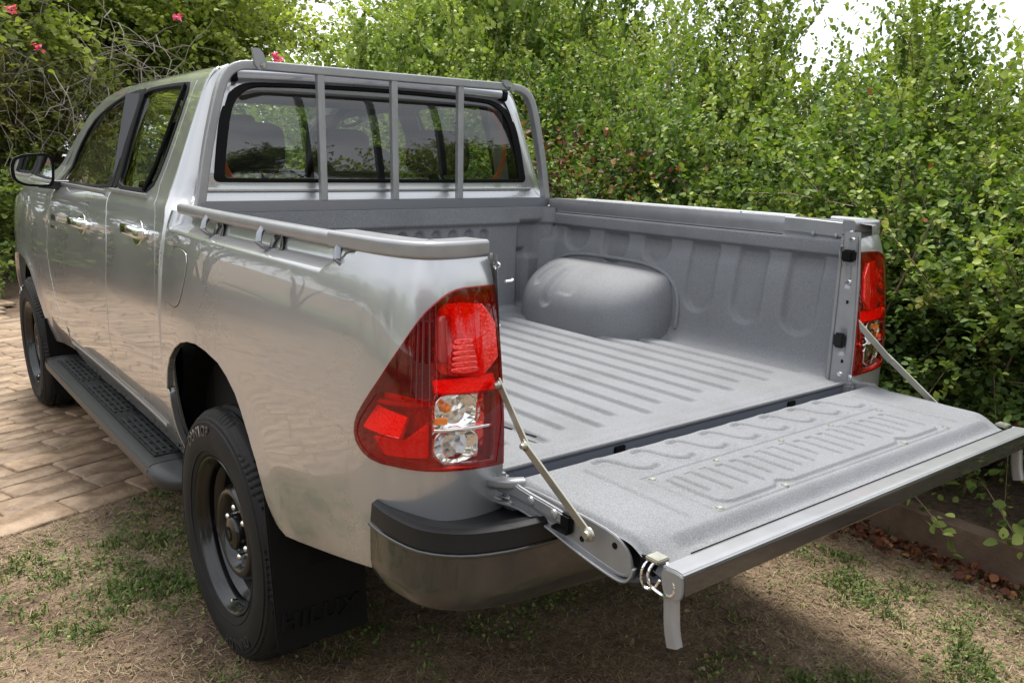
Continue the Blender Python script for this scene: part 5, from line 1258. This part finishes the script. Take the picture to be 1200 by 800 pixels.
# leaning dark trunks
for pts, r_, lb in (([(.15, 11.2, -.1), (-.05, 11.2, .9), (-.35, 11.3, 1.8), (-.75, 11.4, 2.9), (-1.0, 11.5, 4.2)], .13, 'thick dark tree leaning left below the dead tangle at far left'),
                    ([(.75, 11.6, -.1), (.70, 11.6, 1.0), (.5, 11.6, 1.9), (.55, 11.7, 3.4)], .08, 'thin dark tree beside the thick leaning one at far left')):
    P_ = smoothpath(pts, 4); e = empty('leaning_tree', (0, 0, 0), lb, 'tree'); sweep('trunk', P_, circ(r_, 9), M_bark, e, scales=[1-.5*i/len(P_) for i in range(len(P_))])
# dead tangled branches hanging over the left bushes
def tangle(seed, n, c, R, r0=.006, L=.9, steps=7):
    rg = np.random.default_rng(seed); p = c+rg.normal(size=(n, 3))*R; d = rg.normal(size=(n, 3))+np.array([.3, 0, -.35]); d /= np.linalg.norm(d, axis=1, keepdims=True); pts = [p]
    for k in range(steps):
        d = d+rg.normal(size=(n, 3))*.35; d[:, 2] -= .10; d /= np.linalg.norm(d, axis=1, keepdims=True); p = p+d*L/steps; pts.append(p)
    P_ = np.stack(pts, 1); rad = r0*np.linspace(1, .3, steps+1); o3 = np.array([[1, 0, 0], [-.5, .6, .6], [-.5, -.3, -.8]])
    V = (P_[:, :, None]+o3[None, None]*rad[None, :, None, None]).reshape(-1, 3); b = (np.arange(n)*3*(steps+1))[:, None]; q = []
    for s_ in range(steps):
        for j in range(3): q.append([s_*3+j, s_*3+(j+1) % 3, s_*3+3+(j+1) % 3, s_*3+3+j])
    return V, (b[:, None]+np.array(q)[None]).reshape(-1, 4)
V, F = tangle(5, 220, np.array([-.15, 11.0, 2.35]), np.array([.42, .30, .40]), .006, 1.0)
bigmesh('dead_branches', V, F, M_deadw, None, label='grey tangle of dead branches hanging at the upper left', cat='branches')
V, F = tangle(6, 110, np.array([1.2, 10.6, 2.2]), np.array([.5, .3, .40]), .008, 1.2)
bigmesh('dead_branches', V, F, M_deadw, None, label='sparse bare twigs above the front pillar of the cab', cat='branches')
place('bush', plant_proto('wisp', 61, (.75, .6, .8), 420, 22, .045, ML_yel, .5), (-.3, 10.9, 1.55), .7, (1, 1, 1), 'sparse yellow green leaves growing through the dead tangle at upper left', 'bush', None)
# bougainvillea blossoms
def blossom(c, n, sp, size, label):
    sp *= .6; size *= .55
    rg = np.random.default_rng(int(abs(c[0]*100))+n); P_ = np.array(c)+rg.normal(size=(n, 3))*sp
    V, F, T = leaves(P_, rg.normal(size=(n, 3)), size, rg, rg.random(n), round_=.5); bigmesh('blossom', V, F, ML_pink, None, attr=T, label=label, cat='blossom')
def at(px, py, dist):
    d = Vector(cf)+Vector(cr)*((px-602.98)/993.78)-Vector(cu)*((py-410.68)/993.78); return CAM+d*dist
blossom(tuple(at(324, 68, 9.0)), 46, .045, .075, 'pink blossoms beside the left bracket of the headboard')
blossom(tuple(at(44, 55, 8.6)), 16, .03, .07, 'small red blossom in the dead tangle at upper left')
blossom(tuple(at(208, 20, 9.4)), 16, .03, .07, 'small red blossom high above the rear door')
blossom(tuple(at(13, 10, 8.6)), 16, .04, .07, 'small red blossom at the top left corner')
# ---- near sprays: red dead leaves, arching bare twigs and trailing leaves at the right
rg = np.random.default_rng(77)
def spray(name, pts, label, cat, mleaf, n, size, sp=.02, r_=.0035, tone=(0, 1), mt=None):
    P_ = smoothpath(pts, 6); e = sweep(name, P_, circ(r_, 5), mt or M_twig, None, label=label, cat=cat, scales=[1-.6*i/len(P_) for i in range(len(P_))])
    if n:
        A = np.array([tuple(p) for p in P_]); k = rg.integers(1, len(A), n); Q = A[k]+rg.normal(size=(n, 3))*sp; V, F, T = leaves(Q, rg.normal(size=(n, 3))+np.array([-.3, -.2, -.1]), size, rg, tone[0]+(tone[1]-tone[0])*rg.random(n)); bigmesh('leaves', V, F, mleaf, e, attr=T)
    return e
spray('trailing_branch', [(1.95, .55, .10), (1.78, .42, .20), (1.62, .22, .21), (1.50, .05, .17), (1.46, -.05, .10)], 'leafy branch trailing over the edging below the far tailgate corner', 'branch', ML_light, 26, .045, .03)
spray('trailing_branch', [(2.0, .2, .15), (1.82, .05, .27), (1.66, -.10, .24), (1.58, -.22, .16)], 'curved leafy runner at the right edge hanging onto the edging', 'branch', ML_light, 34, .045, .035)
spray('trailing_branch', [(2.1, -.1, .3), (1.9, -.22, .36), (1.72, -.33, .28), (1.62, -.42, .14)], 'leafy runner at the far right just beside the hanging prop leg', 'branch', ML_hedge, 40, .045, .04, tone=(.4, .9))
for k, (a, b, c) in enumerate(((1.66, -.33, .55), (1.70, -.38, .85))):
    spray('dead_spray', [(a+.25, b+.25, c-.05), (a+.12, b+.1, c+.06), (a, b, c+.10), (a-.06, b-.1, c+.06)], ('bunch of rust red dead leaves at the right edge above the tailgate strip', 'upper bunch of rust red dead leaves at the right edge')[k], 'dead leaves', ML_red, 60, .04, .045)
for k, P_ in enumerate(([(2.3, -.35, 1.02), (1.95, -.42, 1.06), (1.6, -.5, 1.10)], [(2.3, -.3, .98), (1.95, -.40, .97), (1.62, -.52, .99)], [(2.35, -.2, 1.28), (2.0, -.32, 1.24), (1.72, -.45, 1.29)])):
    spray('bare_twig', P_, ('straight bare twig poking in at the right edge, the uppermost of two together', 'lower straight bare twig poking in at the right edge', 'curved bare twig high at the right edge')[k], 'twig', None, 0, 0, r_=.005)
for k, P_ in enumerate(([(1.9, .75, .1), (1.85, .6, .7), (1.80, .42, 1.15), (1.75, .32, 1.35)], [(2.05, .2, .1), (1.98, .1, .6), (1.92, -.02, 1.0), (1.95, -.08, 1.4)], [(1.85, .95, .1), (1.80, .85, .55), (1.66, .80, .95)])):
    spray('upright_stem', P_, ('brown upright stem in the hedge right of the tail lamp', 'long brown stem rising in the hedge near the right edge', 'short leaning stem just behind the right tail lamp')[k], 'stem', ML_hedge, 20, .035, .03, r_=.007, tone=(.3, .8))
# red leaves in the hedge right of the cab
P_ = np.array([1.72, 2.65, 1.42])+rg.normal(size=(520, 3))*np.array([.07, .36, .15]); V, F, T = leaves(P_, rg.normal(size=(520, 3)), .030, rg, rg.random(520))
bigmesh('dead_leaves', V, F, ML_red, None, attr=T, kind='stuff', label='rust red dead leaves in the hedge beside the headboard')
# leaf litter along the edging
n = 1500; y = rg.uniform(-1.6, 2.6, n); x = np.interp(y, [-2.5, -.3, .5, 1.1, 3], [1.74, 1.57, 1.61, 1.555, 1.555])-np.abs(rg.normal(size=n))*.055+.01; z = gz(x, y)+.008+rg.random(n)*.02
V, F, T = leaves(np.stack([x, y, z], 1), rg.normal(size=(n, 3))*np.array([1, 1, .5]), .030, rg, rg.random(n)); bigmesh('leaf_litter', V, F, ML_red, None, attr=T, kind='stuff')
n = 260; x = rg.uniform(-2.2, 1.6, n); y = rg.uniform(-1.2, 2.3, n); V, F, T = leaves(np.stack([x, y, gz(x, y)+.006], 1), rg.normal(size=(n, 3))*np.array([1, 1, .15]), .022, rg, rg.random(n)); bigmesh('scattered_leaves', V, F, ML_straw, None, attr=T, kind='stuff')
# grass tufts and straw
def blades(x, y, h, rg, tone, lean=.8, w=.0028):
    n = len(x); a = rg.uniform(0, 6.283, n); le = rg.random(n)*lean; D = np.stack([np.cos(a)*le, np.sin(a)*le, np.ones(n)], 1); D /= np.linalg.norm(D, axis=1, keepdims=True)
    b = rg.uniform(0, 6.283, n); S_ = np.stack([np.cos(b), np.sin(b), 0*b], 1)*w*(.7+.8*rg.random(n))[:, None]; P_ = np.stack([x, y, gz(x, y)-.004], 1); h = h[:, None]
    mid = P_+D*h*.55; tip = P_+D*h*.9+np.stack([D[:, 0], D[:, 1], -.4+0*a], 1)*h*.4
    V = np.stack([P_-S_, P_+S_, mid+S_*.8, mid-S_*.8, tip+S_*.12, tip-S_*.12], 1).reshape(-1, 3); b = (np.arange(n)*6)[:, None]
    F = np.concatenate([b+np.array([[0, 1, 2, 3]]), b+np.array([[3, 2, 4, 5]])], 1).reshape(-1, 4); return V, F, np.repeat(tone, 6)
n = 330000; x = rg.uniform(-2.4, 1.66, n); y = rg.uniform(-1.3, 3.0, n)
den = np.clip((fbm(x, y, 2.6)-.375)*4.2, .12, 1)*np.clip((fbm(x+5, y+1, 9)-.36)*3.2, .05, 1)
shade = ((np.abs(x) < .80) & (y > -.05)); den = den*np.where(shade, .35, 1)
kx = (pav(x, y) < -.03) & (rg.random(n) < den*.80) & (x < 1.60)
x = x[kx]; y = y[kx]; h = .010+.036*rg.random(len(x))**1.3*(.5+den[kx]); V, F, T = blades(x, y, h, rg, np.clip(.35+rg.normal(size=len(x))*.24+.5*(.4-den[kx]), 0, 1), 1.3)
bigmesh('grass', V, F, ML_grass, None, attr=T, kind='stuff')
n = 100000; x = rg.uniform(-2.4, 1.6, n); y = rg.uniform(-1.3, 2.8, n); k = (pav(x, y) < .05) & (rg.random(n) < np.clip((fbm(x+3, y+8, 1.5)-.30)*3, .12, 1)); x = x[k]; y = y[k]; n = len(x)
a = rg.uniform(0, 6.28, n); L = rg.uniform(.008, .038, n); dx, dy = np.cos(a)*L, np.sin(a)*L; wv = np.stack([-np.sin(a), np.cos(a), 0*a], 1)*.0011
P0 = np.stack([x, y, gz(x, y)+.003+rg.random(n)*.006], 1); P1 = np.stack([x+dx, y+dy, gz(x+dx, y+dy)+.003+rg.random(n)*.010], 1)
V = np.stack([P0-wv, P0+wv, P1+wv, P1-wv], 1).reshape(-1, 3); F = np.arange(n*4).reshape(-1, 4); bigmesh('straw', V, F, ML_straw, None, attr=np.repeat(rg.random(n), 4), kind='stuff')
# clover-like low leaves in the green patches
n = 70000; x = rg.uniform(-2.3, 1.5, n); y = rg.uniform(-1.2, 2.6, n); den = np.clip((fbm(x, y, 2.6)-.49)*6, 0, 1)*np.clip((fbm(x+5, y+1, 11)-.40)*6, 0, 1); k = (rg.random(n) < den*.8) & (pav(x, y) < -.02); x = x[k]; y = y[k]; n = len(x)
V, F, T = leaves(np.stack([x, y, gz(x, y)+.006+.016*rg.random(n)], 1), rg.normal(size=(n, 3))*np.array([1, 1, .4]), .012, rg, np.clip(rg.normal(size=n)*.22+.3, 0, .8)); bigmesh('weeds', V, F, ML_grass, None, attr=T, kind='stuff')
# clods and pebbles
n = 9000; x = rg.uniform(-2.3, 1.55, n); y = rg.uniform(-1.2, 2.8, n); r_ = .0014+.006*rg.random(n)**5
o6 = np.array([[1, 0, 0], [0, 1, 0], [-1, 0, 0], [0, -1, 0], [0, 0, .8], [0, 0, -.5]]); k = pav(x, y) < 0; x, y, r_ = x[k], y[k], r_[k]; n = len(x)
V = (np.stack([x, y, gz(x, y)+r_*.3], 1)[:, None]+o6[None]*r_[:, None, None]*(.7+.6*rg.random((n, 6, 1)))).reshape(-1, 3); b = (np.arange(n)*6)[:, None]
F = (b[:, None]+np.array([[0, 1, 4], [1, 2, 4], [2, 3, 4], [3, 0, 4], [1, 0, 5], [2, 1, 5], [3, 2, 5], [0, 3, 5]])[None]).reshape(-1, 3)
bigmesh('pebbles', V, F, M_soil, None, kind='stuff')
# ------------------------------------------------------------------ what stands behind and beside the camera (seen as reflections)
grid('lawn', 4, 4, lambda a, b: (-24+a*14.5, -8+b*32, -.005+0*a), M_lawn, None, kind='structure')
bz = [(-12.5, -2.5, 1.3), (-12.8, 1.5, 2.1), (-12.3, 5.5, .6), (-12.9, 9.5, 3.3), (-12, 13.5, 5.0), (-10, 17.5, 1.8)]
for k, (x, y, r_) in enumerate(bz):
    place('tree', T1 if k % 2 else T2, (x, y, 0), r_, (1.1, 1.1, .55+.08*(k % 3)), ('tree across the lawn, first beside the house', 'tree across the lawn, second from the house', 'tree across the lawn, third from the house', 'tree across the lawn, fourth from the house', 'tree across the lawn, fifth from the house', 'farthest tree across the lawn')[k], 'tree', 'trees across the lawn', crown='crown', stems='trunk')
M_render = mat('pale_painted_wall', (.62, .59, .53), .7)
rn = noise(M_render, 3, 5); LK(M_render, ramp(M_render, rn.outputs['Fac'], [(.3, (.50, .47, .42)), (.7, (.60, .57, .52))]).outputs[0], B(M_render).inputs['Base Color'])
M_tile = mat('brown_roof_tiles', (.12, .06, .045), .8)
ho = empty('house', (-7.5, -6.5, 0), 'pale painted house with brown tiled roof behind the camera', 'house')
ho.rotation_euler = (0, 0, math.radians(-38))
box('wall', (0, -2.2, 1.5), (9, 4, 3.0), M_render, ho, bev=.01)
for k in range(5): box('column', (-4.2+k*2.1, .9, 1.35), (.24, .24, 2.7), M_white, ho, bev=.01)
box('veranda_beam', (0, .9, 2.82), (9, .26, .24), M_white, ho, bev=.01)
V = [(-5, 1.5, 2.95), (5, 1.5, 2.95), (5, -4.9, 2.95), (-5, -4.9, 2.95), (-2.6, -1.7, 4.6), (2.6, -1.7, 4.6)]
meshobj('roof', V, [(0, 1, 5, 4), (1, 2, 5), (2, 3, 4, 5), (3, 0, 4), (3, 2, 1, 0)], M_tile, ho, smooth=False)
for k in range(4):
    w = box('window', (-3.15+k*2.1, -.18, 1.55), (1.2, .06, 1.3), M_white, ho, bev=.01)
    for q in range(2): box('pane', (-3.43+k*2.1+q*.56, -.14, 1.55), (.5, .02, 1.18), M_steelb, w, bev=0)

# trees behind the camera close the ring round the garden
for k, (x, y, r_) in enumerate(((-3.5, -11.5, .3), (.5, -12, 1.4), (4.5, -11, 2.9), (8.5, -9, 4.4), (11.5, -5.5, 5.1), (-14, -9, .8))):
    place('tree', T1 if k % 2 else T2, (x, y, 0), r_, (1.25, 1.25, .85), ('tree behind the camera, nearest the house', 'second tree behind the camera', 'third tree behind the camera', 'fourth tree behind the camera', 'tree right behind the hedge end', 'tree on the far side of the house')[k], 'tree', 'trees behind the camera', crown='crown', stems='trunk')
